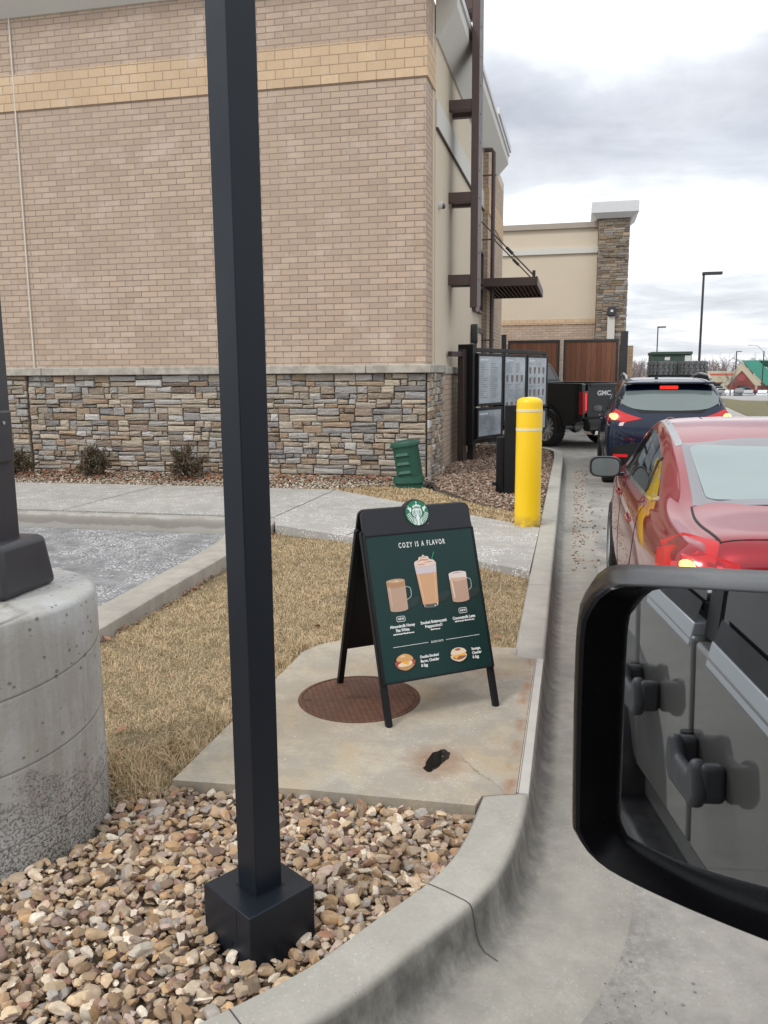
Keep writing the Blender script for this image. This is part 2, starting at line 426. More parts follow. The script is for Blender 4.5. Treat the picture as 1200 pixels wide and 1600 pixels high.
def edge_dist(p, poly):
    d = 1e9; n = len(poly)
    for i in range(n):
        ax, ay = poly[i][0], poly[i][1]; bx, by = poly[(i + 1) % n][0], poly[(i + 1) % n][1]
        L = (bx - ax) ** 2 + (by - ay) ** 2
        t = max(0, min(1, ((p[0] - ax) * (bx - ax) + (p[1] - ay) * (by - ay)) / L)) if L else 0
        d = min(d, math.hypot(p[0] - ax - t * (bx - ax), p[1] - ay - t * (by - ay)))
    return d
def spline(pts, per=8, closed=False):
    """Catmull-Rom through points of any dimension"""
    P = [np.array(p, float) for p in pts]; n = len(P); out = []
    rngi = range(n if closed else n - 1)
    for i in rngi:
        g = lambda k: P[k % n] if closed else P[max(0, min(n - 1, k))]
        a, b, c, d = g(i - 1), g(i), g(i + 1), g(i + 2)
        for j in range(per):
            t = j / per
            out.append(tuple(.5 * ((2 * b) + (-a + c) * t + (2 * a - 5 * b + 4 * c - d) * t * t + (-a + 3 * b - 3 * c + d) * t ** 3)))
    if not closed: out.append(tuple(P[-1]))
    return out
def rrect(x0, x1, y0, y1, r, k=4):
    out = []
    for cx, cy, a in ((x1 - r, y1 - r, 0), (x0 + r, y1 - r, 90), (x0 + r, y0 + r, 180), (x1 - r, y0 + r, 270)):
        for i in range(k + 1):
            t = R(a + 90 * i / k); out.append((cx + r * cos(t), cy + r * sin(t)))
    return out
def circ(cx, cy, r, n=24, ry=None): return [(cx + r * cos(2 * pi * i / n), cy + (ry or r) * sin(2 * pi * i / n)) for i in range(n)]

def ico(sub):
    bm = bmesh.new(); bmesh.ops.create_icosphere(bm, subdivisions=sub, radius=1)
    V = np.array([v.co[:] for v in bm.verts]); F = np.array([[v.index for v in f.verts] for f in bm.faces]); bm.free(); return V, F
ICO = {k: ico(k) for k in (1, 2, 3)}
def rock_proto(sub, flat=(.62, 1), planes=13):
    V, F = ICO[sub]; r = np.full(len(V), 1.25)
    for _ in range(planes):
        n = rng.normal(size=3); n /= np.linalg.norm(n); d = rng.uniform(.5, .92)
        k = V @ n; m = k > .05; r[m] = np.minimum(r[m], d / k[m])
    P = V * r[:, None]
    P += .03 * np.sin(P[:, [1, 2, 0]] * 6 + rng.uniform(0, 6, 3))
    return P * np.array([1, rng.uniform(.65, .9), rng.uniform(.38, .62)])
def rand_rot(n, tilt):
    a = rng.uniform(0, 2 * pi, n); t = rng.normal(0, tilt, n); b = rng.uniform(0, 2 * pi, n)
    Rs = np.zeros((n, 3, 3))
    ca, sa, ct, st, cb, sb = np.cos(a), np.sin(a), np.cos(t), np.sin(t), np.cos(b), np.sin(b)
    for i in range(n):
        Z1 = np.array([[ca[i], -sa[i], 0], [sa[i], ca[i], 0], [0, 0, 1]])
        X = np.array([[1, 0, 0], [0, ct[i], -st[i]], [0, st[i], ct[i]]])
        Z2 = np.array([[cb[i], -sb[i], 0], [sb[i], cb[i], 0], [0, 0, 1]])
        Rs[i] = Z2 @ X @ Z1
    return Rs
def scatter_rocks(name, pos, size, sub, mat, tilt=.45, protos=14, smooth=True):
    pr = [rock_proto(sub) for _ in range(protos)]; F = ICO[sub][1]; nv = len(pr[0]); n = len(pos)
    Rm = rand_rot(n, tilt); V = np.empty((n * nv, 3)); 
    for i in range(n): V[i * nv:(i + 1) * nv] = (pr[i % protos] * size[i]) @ Rm[i].T + pos[i]
    FF = (F[None] + (np.arange(n) * nv)[:, None, None]).reshape(-1, 3)
    return V, FF
def rock_field(name, poly, layers, mat, zf, sub=2, jitter=.42, smooth=True, avoid=None):
    Vs = []; Fs = []; k = 0
    x0, x1 = min(p[0] for p in poly), max(p[0] for p in poly); y0, y1 = min(p[1] for p in poly), max(p[1] for p in poly)
    for step, dz, s0, s1, sb, keep in layers:
        P = []
        for x in np.arange(x0, x1, step):
            for y in np.arange(y0, y1, step):
                q = (x + rng.uniform(-jitter, jitter) * step, y + rng.uniform(-jitter, jitter) * step)
                if rng.random() < keep and inside(q, poly) and not (avoid and avoid(q)): P.append((q[0], q[1], zf(*q) + dz + rng.uniform(-.004, .006)))
        P = np.array(P)
        sz = s0 + (s1 - s0) * rng.power(.55, len(P)) ** 1.3
        V, F = scatter_rocks(name, P, sz, sb, mat); Vs.append(V); Fs.append(F + k); k += len(V)
    return np_mesh(name, np.concatenate(Vs), np.concatenate(Fs), mat, smooth=smooth)
# ------------------------------------------------------------------ camera
W_CAM = Matrix(((0.97514494, 0.22145476, -0.00708026), (-0.02931446, 0.16062464, 0.98658015), (-0.21962014, 0.96185109, -0.16312413)))
cam_d = bpy.data.cameras.new('camera'); cam = bpy.data.objects.new('camera', cam_d); col.objects.link(cam)
r_, u_, f_ = W_CAM[0], W_CAM[1], W_CAM[2]
cam.matrix_world = Matrix(((r_[0], u_[0], -f_[0], 0), (r_[1], u_[1], -f_[1], 0), (r_[2], u_[2], -f_[2], 1.5), (0, 0, 0, 1)))
cam_d.sensor_fit = 'HORIZONTAL'; cam_d.sensor_width = 36; cam_d.lens = 36 * 1300 / 1200
cam_d.clip_start = .02; cam_d.clip_end = 3000
scene.camera = cam
# ------------------------------------------------------------------ sky and sun
SUN_EL, SUN_AZ = R(48), R(215)      # azimuth measured clockwise from +Y
world = bpy.data.worlds.new('World'); scene.world = world; world.use_nodes = True
wt = world.node_tree; wn, wl = wt.nodes, wt.links; bg = wn['Background']
sky = wn.new('ShaderNodeTexSky'); sky.sky_type = 'NISHITA'; sky.sun_disc = False
sky.sun_elevation = SUN_EL; sky.sun_rotation = SUN_AZ; sky.dust_density = 2
tc = wn.new('ShaderNodeTexCoord'); sep = wn.new('ShaderNodeSeparateXYZ'); wl.new(tc.outputs['Generated'], sep.inputs[0])
def wmath(op, a, b=0, clamp=False):
    n = wn.new('ShaderNodeMath'); n.operation = op; n.use_clamp = clamp
    for i, v in enumerate((a, b)):
        if isinstance(v, (int, float)): n.inputs[i].default_value = v
        else: wl.new(v, n.inputs[i])
    return n.outputs[0]
zc = wmath('MAXIMUM', sep.outputs[2], 0.0); den = wmath('ADD', zc, .10)
cmb = wn.new('ShaderNodeCombineXYZ'); wl.new(wmath('DIVIDE', sep.outputs[0], den), cmb.inputs[0]); wl.new(wmath('DIVIDE', sep.outputs[1], den), cmb.inputs[1])
def wnoise(scale, detail, rough, loc, sc=(1, 1, 1), dist=0):
    m = wn.new('ShaderNodeMapping'); m.inputs['Location'].default_value = loc; m.inputs['Scale'].default_value = sc
    wl.new(cmb.outputs[0], m.inputs[0]); n = wn.new('ShaderNodeTexNoise'); n.inputs['Scale'].default_value = scale
    n.inputs['Detail'].default_value = detail; n.inputs['Roughness'].default_value = rough; n.inputs['Distortion'].default_value = dist
    wl.new(m.outputs[0], n.inputs['Vector']); return n.outputs['Fac']
def wramp(f, stops):
    n = wn.new('ShaderNodeValToRGB'); cr = n.color_ramp
    while len(cr.elements) < len(stops): cr.elements.new(.5)
    for e, (p, c) in zip(cr.elements, stops): e.position = p; e.color = (*c, 1) if isinstance(c, tuple) else (c, c, c, 1)
    wl.new(f, n.inputs[0]); return n.outputs[0]
def wmix(f, a, b, mode='MIX'):
    n = wn.new('ShaderNodeMixRGB'); n.blend_type = mode
    for i, v in enumerate((f, a, b)):
        if isinstance(v, (int, float)): n.inputs[i].default_value = v if i == 0 else (v, v, v, 1)
        elif isinstance(v, tuple): n.inputs[i].default_value = (*v, 1)
        else: wl.new(v, n.inputs[i])
    return n.outputs[0]
# a grey bank low over the road, brighter cloud above, thin streaks near the horizon
band = wramp(zc, [(0, .52), (.04, .58), (.10, .48), (.15, .40), (.21, .78), (.28, .85), (.36, .30), (.5, .1), (1, .2)])
big = wnoise(.75, 6, .55, (3.1, 1.7, 0), (1, .8, 1), .4)
fin = wnoise(2.4, 7, .6, (1.3, 4.2, 0), (.8, 1.0, 1), .3)
cl = wmath('ADD', wmath('MULTIPLY', wmath('SUBTRACT', big, .5), 1.5), wmath('MULTIPLY', wmath('SUBTRACT', fin, .5), .75))
dens = wmath('ADD', band, cl, True)
cloud = wramp(dens, [(0, (11.0, 11.2, 11.4)), (.35, (9.7, 9.9, 10.1)), (.65, (6.5, 6.75, 7.2)), (1, (4.5, 4.7, 5.2))])
thin = wramp(wnoise(1.4, 5, .5, (7, 2, 0)), [(.35, .84), (.7, .97)])
final = wmix(thin, sky.outputs[0], cloud)
wl.new(final, bg.inputs['Color']); bg.inputs['Strength'].default_value = .095
sd = bpy.data.lights.new('sun', 'SUN'); sd.energy = 1.1; sd.angle = R(14); sd.color = (1, .965, .92)
so = bpy.data.objects.new('sun', sd); col.objects.link(so)
sdir = Vector((sin(SUN_AZ) * cos(SUN_EL), cos(SUN_AZ) * cos(SUN_EL), sin(SUN_EL)))
so.rotation_euler = sdir.to_track_quat('Z', 'Y').to_euler(); so.location = (-20, -20, 30)
vs = scene.view_settings; vs.view_transform = 'Standard'; vs.look = 'None'; vs.exposure = .5; vs.gamma = 1

# ------------------------------------------------------------------ ground and kerbs
def sheet(name, outline, z, mat, kind='structure', step=None, zf=None, thick=0, holes=(), hole_wall=True):
    vs2, fs = cdt_sheet(outline, holes, step)
    m = MB(); m.add([(x, y, (zf(x, y) if zf else z)) for x, y in vs2], [f if True else f for f in fs])
    if thick:
        for ring in (outline,) + (tuple(holes) if hole_wall else ()):
            k = len(m.v); n = len(ring); rev = ring is not outline
            m.add([(x, y, z) for x, y in ring] + [(x, y, z - thick) for x, y in ring],
                  [((i, n + i, n + (i + 1) % n, (i + 1) % n) if not rev else (i, (i + 1) % n, n + (i + 1) % n, n + i)) for i in range(n)])
    o = m.build(name, mat)
    bm = bmesh.new(); bm.from_mesh(o.data); bmesh.ops.remove_doubles(bm, verts=bm.verts, dist=1e-5)
    bmesh.ops.recalc_face_normals(bm, faces=bm.faces)
    s = sum(f.normal.z * f.calc_area() for f in bm.faces)
    if s < 0: bmesh.ops.reverse_faces(bm, faces=bm.faces)
    bm.to_mesh(o.data); bm.free()
    if kind: o['kind'] = kind
    return o

def far_z(y): 
    t = max(0, min(1, (y - 62) / 45)); return -.162 - 2.75 * t * t * (3 - 2 * t)
gm = MB(); xs = [-900, -200, -60, -20, -5, 5, 20, 60, 200, 900]; ys = [-200, -40, 0, 20, 40, 62, 68, 76, 84, 92, 100, 107, 150, 260, 600, 1400]
gm.add([(x, y, far_z(y)) for y in ys for x in xs], [(j * 10 + i, j * 10 + i + 1, (j + 1) * 10 + i + 1, (j + 1) * 10 + i) for j in range(len(ys) - 1) for i in range(9)])
tag(gm.build('ground', M_ground, smooth=True), kind='structure')
# drive lane
sheet('drive_lane', [(-14, -8), (12, -8), (12, 24), (-14, 24)], -.153, M_road)

OUT = [(-4.5, -.35), (-3.2, .05), (-2.2, .45), (-1.45, .86), (-.92, 1.27), (-.545, 1.667), (-.368, 1.957), (-.227, 2.212), (-.153, 2.464), (-.120, 2.849), (-.115, 3.5),
       (-.117, 4.218), (-.134, 7.1), (-.160, 12), (-.185, 15.8), (-.30, 16.9), (-.75, 17.6), (-1.6, 17.95), (-3, 18.0), (-6, 18.0)]
PATH = spline(OUT, 6)
def offs(path, d):
    out = []
    for i, p in enumerate(path):
        a = path[max(0, i - 1)]; b = path[min(len(path) - 1, i + 1)]
        tx, ty = b[0] - a[0], b[1] - a[1]; L = math.hypot(tx, ty); out.append((p[0] - ty / L * d, p[1] + tx / L * d))
    return out
# profile: (offset to the left/inwards, z)
PROF = [(.165, -.16), (.165, -.012), (.155, 0), (.09, .002), (.022, 0), (.008, -.004), (.001, -.011), (-.003, -.024), (-.018, -.094), (-.028, -.118), (-.046, -.134), (-.09, -.142), (-.20, -.1455), (-.36, -.1465), (-.38, -.16)]
rings = [offs(PATH, d) for d, z in PROF]
km = MB(); npth = len(PATH)
km.add([(rings[j][i][0], rings[j][i][1], PROF[j][1]) for i in range(npth) for j in range(len(PROF))],
       [(i * len(PROF) + j, (i + 1) * len(PROF) + j, (i + 1) * len(PROF) + j + 1, i * len(PROF) + j + 1) for i in range(npth - 1) for j in range(len(PROF) - 1)])
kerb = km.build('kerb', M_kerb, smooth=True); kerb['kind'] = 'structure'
bm = bmesh.new(); bm.from_mesh(kerb.data); bmesh.ops.recalc_face_normals(bm, faces=bm.faces)
if sum(f.normal.z for f in bm.faces) < 0: bmesh.ops.reverse_faces(bm, faces=bm.faces)
bm.to_mesh(kerb.data); bm.free()
# kerb control joints: thin dark inlays that follow the profile
def joint_at(i, w=.0016, ja=1, jb=12, name='kerb_joint'):
    m = MB(); p = PATH[i]; a = PATH[i - 1]; b = PATH[i + 1]; t = Vector((b[0] - a[0], b[1] - a[1], 0)).normalized()
    vs_ = []
    for j in range(ja, jb):
        q = Vector((rings[j][i][0], rings[j][i][1], PROF[j][1]))
        jm, jn = max(ja, j - 1), min(jb - 1, j + 1)
        d = Vector((rings[jn][i][0] - rings[jm][i][0], rings[jn][i][1] - rings[jm][i][1], PROF[jn][1] - PROF[jm][1]))
        nrm = d.cross(t).normalized()
        if nrm.z < 0 and abs(nrm.z) > .2: nrm = -nrm
        q = q + nrm * .0022 * (1 if nrm.x > -2 else 1)
        vs_ += [q - t * w, q + t * w]
    n = len(vs_) // 2; m.add(vs_, [(2 * k, 2 * k + 1, 2 * k + 3, 2 * k + 2) for k in range(n - 1)])
    o = m.build(name, M_jointd); o['kind'] = 'structure'; return o
M_jointd = plain('dark_joint', (.05, .047, .043), .9)
def idx_near(x, y): return min(range(npth), key=lambda i: (PATH[i][0] - x) ** 2 + (PATH[i][1] - y) ** 2)
for q in ((-.25, 2.16), (-.66, 1.55), (-.118, 4.36), (-.127, 6.1), (-.14, 8.3), (-.155, 10.6)): joint_at(idx_near(*q))

# slab with the hole and the lid
SLAB = [(-1.43, 2.665), (-.9, 2.70), (-.30, 2.715), (-.283, 2.79), (-.165, 2.83), (-.162, 4.30), (-.27, 4.33), (-.27, 4.46), (-1.14, 4.44), (-1.26, 4.40), (-1.36, 4.30), (-1.41, 4.17)]
hole = [(-.488 + .036 * cos(a) * (1 + .16 * sin(3 * a)) + .022 * sin(a) + .003 * sin(9 * a), 3.03 + .105 * sin(a) * (1 + .1 * cos(2 * a + 1)) + .004 * cos(7 * a)) for a in [2 * pi * i / 22 for i in range(22)]]
sheet('utility_slab', SLAB, .0045, M_slab, thick=.09, holes=[hole], hole_wall=False)
m = MB(); n = len(hole); cx, cy = -.488, 3.03
for k, (s, z) in enumerate(((1.0, .0047), (1.02, -.02), (.9, -.06), (.5, -.07))):
    m.v += [(cx + (x - cx) * s, cy + (y - cy) * s, z) for x, y in hole]
for k in range(3): m.f += [[k * n + i, (k + 1) * n + i, (k + 1) * n + (i + 1) % n, k * n + (i + 1) % n] for i in range(n)]
m.f.append([3 * n + i for i in range(n)]); m.mi = [0] * len(m.f)
tag(m.build('slab_pit', M_pit, smooth=True), kind='structure')
# the pebbles washed into the pit
V, F = scatter_rocks('p', np.array([(cx + rng.normal(0, .012), cy + rng.normal(0, .035), -.055) for _ in range(14)]), rng.uniform(.007, .013, 14), 2, M_mulch)
tag(np_mesh('pit_debris', V, F, M_mulch, smooth=True), kind='stuff')
M_edge = plain('pale_painted_edge', (.47, .45, .41), .75, var=.2, scale=9)
# steel edge angle of the slab (storm inlet nosing)
ea = MB().box(-.163, -.158, 2.835, 4.30, .0, .0072).box(-.156, -.1205, 2.835, 4.30, -.05, .0078)
o = ea.build('inlet_edge', [M_edge], bev=.002); tag(o, 'pale steel edging strip along the kerb side of the utility slab', 'edging')
m = MB().box(-.1645, -.1605, 2.835, 4.30, .002, .0066); m.build('rust_line', M_rust, o)

mh = MB().lathe([(.285, -.02), (.285, .0075), (.270, .0095), (.268, .006), (.262, .006), (.260, .0090), (.02, .0092), (.0005, .0092)], 64)
mh_o = empty('manhole_cover', (-.944, 3.585, 0)); tag(mh_o, 'round rusty iron cover set flush in the pale slab under the menu sign', 'manhole cover')
mh.build('lid', M_rust, mh_o, smooth=True)
M2 = MB()
for a in (20, 200): M2.box(.225, .255, -.006, .006, .0088, .0115, Matrix.Rotation(R(a), 4, 'Z'))
for k in range(8): M2.box(-.05 + .013 * k, -.043 + .013 * k, -.02, .02, .0088, .0108)
M2.build('lift_lug', M_rust, mh_o)

# sidewalk, parking area and their kerbs
sheet('sidewalk', [(-14, 8.25), (-3.1, 8.32), (-2.93, 7.86), (-2.07, 7.42), (-.30, 6.32), (-.30, 8.18), (-3.05, 10.48), (-4.66, 10.52), (-14, 10.35)], .0015, M_walk, thick=.14)
sj = MB()
for a, b in (((-3.05, 10.45), (-3.1, 8.34)), ((-5.6, 10.45), (-5.65, 8.3)), ((-8, 10.4), (-8, 8.3)), ((-1.75, 9.36), (-2.07, 7.45))):
    d = Vector((b[0] - a[0], b[1] - a[1])).normalized(); q = Vector((-d.y, d.x)) * .004
    sj.add([(a[0] - q.x, a[1] - q.y, .0045), (b[0] - q.x, b[1] - q.y, .0045), (b[0] + q.x, b[1] + q.y, .0045), (a[0] + q.x, a[1] + q.y, .0045)], [(0, 1, 2, 3)])
tag(sj.build('sidewalk_joints', M_jointd), kind='structure')
sheet('parking_area', [(-14, -1), (-2.9, -1), (-2.9, 8.0), (-14, 8.0)], -.147, M_lot)
def profile_sweep(name, path, prof, mat):
    rs = [offs(path, d) for d, z in prof]; m = MB(); n = len(path); k = len(prof)
    m.add([(rs[j][i][0], rs[j][i][1], prof[j][1]) for i in range(n) for j in range(k)],
          [(i * k + j, (i + 1) * k + j, (i + 1) * k + j + 1, i * k + j + 1) for i in range(n - 1) for j in range(k - 1)])
    m.f.append(list(range(k))); m.f.append([(n - 1) * k + j for j in range(k)]); m.mi += [0, 0]
    o = m.build(name, mat, smooth=True); bm = bmesh.new(); bm.from_mesh(o.data); bmesh.ops.recalc_face_normals(bm, faces=bm.faces)
    if sum(f.normal.z for f in bm.faces if abs(f.normal.z) > .9 and f.calc_center_median().z > -.05) < 0: bmesh.ops.reverse_faces(bm, faces=bm.faces)
    bm.to_mesh(o.data); bm.free(); o['kind'] = 'structure'; return o
def lotk_extra(n, c):
    X, Y, Z = n.xyz()
    wob = n.noise(3.0, 4, .6, n.mapped((1, 1, 0)))
    edge = n.math('ADD', Z, n.math('MULTIPLY', wob, .17))
    m = n.ramp(n.math('ADD', edge, .12), [(.10, 0), (.115, .85), (.19, .7), (.21, .0)])
    c = n.mix(n.math('MULTIPLY', m, .6), c, (.17, .145, .12))
    return c
M_crosskerb = concrete('stained_kerb_concrete', (.42, .405, .365), .7, .2, .4, .4, extra=lotk_extra)
PR2 = [(-.02, -.16), (-.016, -.05), (-.01, -.012), (.003, 0), (.012, .003), (.14, .0035), (.15, -.01), (.15, -.16)]
profile_sweep('cross_kerb', [(-14, 8.03), (-8, 8.04), (-3.35, 8.08), (-3.12, 8.1)], PR2, M_crosskerb)
LK = [(-2.68, 2.6), (-2.72, 3.4), (-2.745, 4.3), (-2.80, 5.4), (-2.835, 6.4), (-2.90, 7.3), (-2.98, 7.95), (-3.07, 8.25)]
PR3 = [(-.012, -.2), (-.008, -.03), (0, -.003), (.012, .004), (.25, .004), (.265, -.008), (.28, -.1), (.30, -.14), (.52, -.1445), (.56, -.16)]
profile_sweep('lot_kerb', spline(LK, 4), PR3, M_lotkerb)

# ------------------------------------------------------------------ lawn
def lawn_z(x, y): return -.035 - .05 * max(0, min(1, (-x - 1.5) / 1.2)) - .03 * max(0, min(1, (y - 4.6) / 1.5)) * max(0, min(1, (6.9 - y) / .6)) + .008 * sin(3.1 * x + 1) * cos(2.3 * y)
LAWN = [(-2.67, 2.55), (-2.67, 3.4), (-2.72, 4.3), (-2.79, 5.4), (-2.82, 6.4), (-2.89, 7.3), (-2.93, 7.88), (-2.07, 7.41), (-.27, 6.33), (-.27, 4.44), (-1.14, 4.43), (-1.27, 4.39), (-1.37, 4.29), (-1.43, 4.12), (-1.435, 2.62), (-1.62, 2.58), (-1.9, 2.5), (-2.3, 2.5)]
LAWN2 = [(-3.6, 10.49), (-3.04, 10.46), (-.29, 8.16), (-.29, 9.0), (-.62, 9.15), (-1.15, 9.72), (-1.65, 10.45), (-1.95, 10.95), (-2.6, 10.98), (-2.9, 10.75)]
def straw(name, a, b, g):
    n = N(name); r = n.geo_random()
    c = n.ramp(r, [(0, a), (.45, b), (.7, tuple(x * .75 for x in a)), (.83, g), (1, tuple(x * .7 for x in g))])
    patch = n.ramp(n.noise(2.6, 6, .7), [(.41, 0), (.56, 1)])
    c = n.mix(n.math('MULTIPLY', patch, .8), c, n.ramp(r, [(0, g), (.4, a), (1, tuple(x * .6 for x in g))]))
    n.color(c); n.set(Roughness=.75, Specular_IOR_Level=.25); return n.m
M_straw = straw('dormant_grass', (.74, .555, .355), (.58, .42, .25), (.22, .205, .085))
M_thatch = plain('grass_thatch', (.17, .13, .07), .95, var=.5, scale=18, bump=.8, bscale=90)
for nm, poly in (('lawn', LAWN), ('lawn', LAWN2)):
    sheet(nm, poly, 0, M_thatch, step=.3, zf=(lambda x, y: lawn_z(x, y)) if poly is LAWN else (lambda x, y: -.02))
def grass(name, poly, n, zf, h0, h1, w, mat, lean=1.1, dens=None):
    xs = [p[0] for p in poly]; ys = [p[1] for p in poly]; P = []
    while len(P) < n:
        X = rng.uniform(min(xs), max(xs), 4000); Y = rng.uniform(min(ys), max(ys), 4000)
        for x, y in zip(X, Y):
            if inside((x, y), poly) and (dens is None or rng.random() < dens(x, y)): P.append((x, y))
            if len(P) >= n: break
    P = np.array(P); cl = np.sin(P[:, 0] * 13 + 3 * np.sin(P[:, 1] * 9)) + np.cos(P[:, 1] * 17 + 2 * np.sin(P[:, 0] * 12)) + .8 * np.sin(P[:, 0] * 31 + P[:, 1] * 23)
    a = rng.uniform(0, 2 * pi, n) * .75 + cl * 1.6; L = rng.uniform(h0, h1, n) * (1 + .25 * cl * .5)
    le = np.clip(rng.normal(lean, .35, n), .1, 1.5)
    z = np.array([zf(x, y) for x, y in P])
    d = np.stack([np.cos(a), np.sin(a)], 1); s = np.stack([-np.sin(a), np.cos(a)], 1)
    W = w * rng.uniform(.7, 1.3, n)
    # the farther the blade, the wider, so that it is not lost below a pixel
    W = W * (1 + .16 * np.maximum(0, np.hypot(P[:, 0], P[:, 1]) - 3))
    def pt(t, bend):
        th = le * bend
        return np.concatenate([P + d * (L * t * np.sin(th))[:, None], (z - .004 + L * t * np.cos(th))[:, None]], 1)
    p0, p1, p2 = pt(0, 0), pt(.55, .75), pt(1.0, 1.05)
    s3 = np.concatenate([s, np.zeros((n, 1))], 1)
    V = np.stack([p0 - s3 * W[:, None], p0 + s3 * W[:, None], p1 + s3 * W[:, None] * .8, p1 - s3 * W[:, None] * .8, p2], 1).reshape(-1, 3)
    k = (np.arange(n) * 5)[:, None]
    F = np.concatenate([k + np.array([0, 1, 2]), k + np.array([0, 2, 3]), k + np.array([3, 2, 4])], 0)
    o = np_mesh(name, V, F, mat); o['kind'] = 'stuff'; return o
def bare(x, y):
    k = sin(3.7 * x + 2.1 * sin(2.9 * y)) + cos(4.3 * y + 1.7 * sin(3.3 * x)) + .6 * sin(9 * x + 4 * y) + .6 * cos(11 * y - 6 * x)
    return .25 if k > 1.35 else 1.0
grass('grass', LAWN, 150000, lawn_z, .014, .048, .0009, M_straw, 1.2, lambda x, y: bare(x, y) * min(1, 1.25 - .14 * (y - 2.5)))
grass('grass', LAWN2, 26000, lambda x, y: -.02, .025, .05, .0016, M_straw, 1.0)
# long overgrown fringe by the pier and along the slab
FR = [(-1.75, 2.55), (-1.44, 2.6), (-1.40, 3.2), (-1.43, 4.1), (-1.36, 4.3), (-1.10, 4.46), (-1.1, 4.52), (-1.5, 4.35), (-1.55, 3.2), (-1.8, 2.7)]
grass('grass_fringe', FR, 5200, lambda x, y: -.03, .045, .085, .0013, M_straw, .95)
FR2 = [(-2.3, 2.38), (-1.42, 2.55), (-1.40, 2.78), (-1.8, 2.95), (-2.4, 2.9)]
grass('grass_fringe', FR2, 5200, lambda x, y: -.04, .05, .11, .0013, M_straw, 1.0)

# ------------------------------------------------------------------ gravel
inner = offs(PATH, .168)
gi = [p for p in inner if p[1] < 2.72 and p[0] < -.25]
GRAV = gi + [(-.30, 2.71), (-.9, 2.69), (-1.43, 2.655), (-1.62, 2.6), (-1.75, 2.5), (-2.6, 2.5), (-4.2, 2.5), (-4.6, -.1)]
sheet('gravel_bed_soil', GRAV, -.065, plain('sandy_grit', (.24, .18, .12), .95, var=.4, scale=60, bump=.8, bscale=120))
def in_obst(q):
    if math.hypot(q[0] + 1.95, q[1] - 2.32) < .405: return True
    dx, dy = q[0] + .81, q[1] - 1.962; a = R(32.8); u, v = dx * cos(a) - dy * sin(a), dx * sin(a) + dy * cos(a)
    return abs(u) < .108 and abs(v) < .108
NEAR = [p for p in GRAV if p[0] > -2.9] ; NEAR = gi[[i for i, p in enumerate(gi) if p[0] > -2.3][0]:] + [(-.30, 2.71), (-.9, 2.69), (-1.43, 2.655), (-1.62, 2.6), (-1.75, 2.5), (-2.3, 2.5), (-2.3, .55)]
gr = rock_field('gravel', NEAR, [(.032, -.022, .018, .028, 2, 1), (.028, -.006, .011, .026, 3, .95), (.038, .004, .016, .035, 3, .88)], M_gravel, lambda x, y: -.026, avoid=in_obst)
gr.data.set_sharp_from_angle(angle=R(28)); tag(gr, 'mixed tan brown and cream river gravel filling the bed behind the curved kerb', 'gravel', kind='stuff')
FARB = [(-2.3, .55), (-2.3, 2.5), (-4.2, 2.5), (-4.5, 0)]
gr = rock_field('gravel', FARB, [(.05, -.01, .02, .034, 2, 1)], M_gravel, lambda x, y: -.026, avoid=in_obst)
tag(gr, 'mixed tan gravel in the bed left of the concrete pier', 'gravel', kind='stuff')
# brown stone bed round the menu board, pale strip along the wall
BED = [(-.30, 9.02), (-.63, 9.18), (-1.15, 9.75), (-1.65, 10.48), (-1.9, 11.3), (-1.95, 12.4), (-1.95, 17.4), (-.5, 16.9), (-.36, 15.6), (-.32, 12)]
sheet('bed_soil', BED, -.03, M_soil)
gr = rock_field('bed_stones', BED, [(.05, 0, .018, .034, 1, .95), (.055, .012, .02, .036, 1, .8)], M_mulch, lambda x, y: -.02 + .05 * max(0, min(1, (-x - .5) / 1.2)), smooth=False)
tag(gr, 'reddish brown stones covering the bed round the black menu board', 'stones', kind='stuff')
STRIP = [(-12, 10.36), (-4.66, 10.53), (-3.6, 10.5), (-2.9, 10.77), (-2.6, 11.0), (-1.95, 11.0), (-1.98, 11.72), (-12, 11.72)]
sheet('strip_soil', STRIP, -.02, M_soil)
gr = rock_field('strip_stones', STRIP, [(.05, 0, .018, .034, 1, .95), (.07, .012, .02, .036, 1, .8)], M_strip, lambda x, y: -.01 + .03 * max(0, y - 10.6), smooth=False)
tag(gr, 'pale stones in the strip between sidewalk and stone wall', 'stones', kind='stuff')
# fallen leaves and kerb side debris
def leaves(name, pts, size, mat, z):
    m = MB()
    for x, y in pts:
        s = size * random.uniform(.6, 1.3); Mx = Matrix.Translation((x, y, z(x, y) + random.uniform(.004, .02))) @ Euler((random.uniform(-.6, .6), random.uniform(-.6, .6), random.uniform(0, 6.3))).to_matrix().to_4x4()
        pr = [(-1, 0, 0), (-.4, .35, .1), (.3, .4, .15), (1, 0, .05), (.3, -.4, .18), (-.4, -.35, .12), (0, 0, -.05)]
        m.add([tuple(c * s for c in p) for p in pr], [(0, 6, 1), (1, 6, 2), (2, 6, 3), (3, 6, 4), (4, 6, 5), (5, 6, 0)], Mx)
    return tag(m.build(name, mat), kind='stuff')
pts = [(random.uniform(-11, -2.2), random.gauss(11.35, .2)) for _ in range(620)] + [(random.uniform(-9, -3.5), random.gauss(10.95, .25)) for _ in range(240)]
pts = [p for p in pts if 10.6 < p[1] < 11.65]
leaves('fallen_leaves', pts, .045, M_leaf, lambda x, y: .02 + .03 * max(0, y - 10.6))
M_leaf2 = plain('tan_dead_leaf', (.34, .18, .11), .8, var=.4, scale=30)
lk = spline(LK, 4)
pts = []
for _ in range(120):
    p = random.choice(lk); pts.append((p[0] + abs(random.gauss(.03, .03)) , p[1] + random.uniform(-.15, .15)))
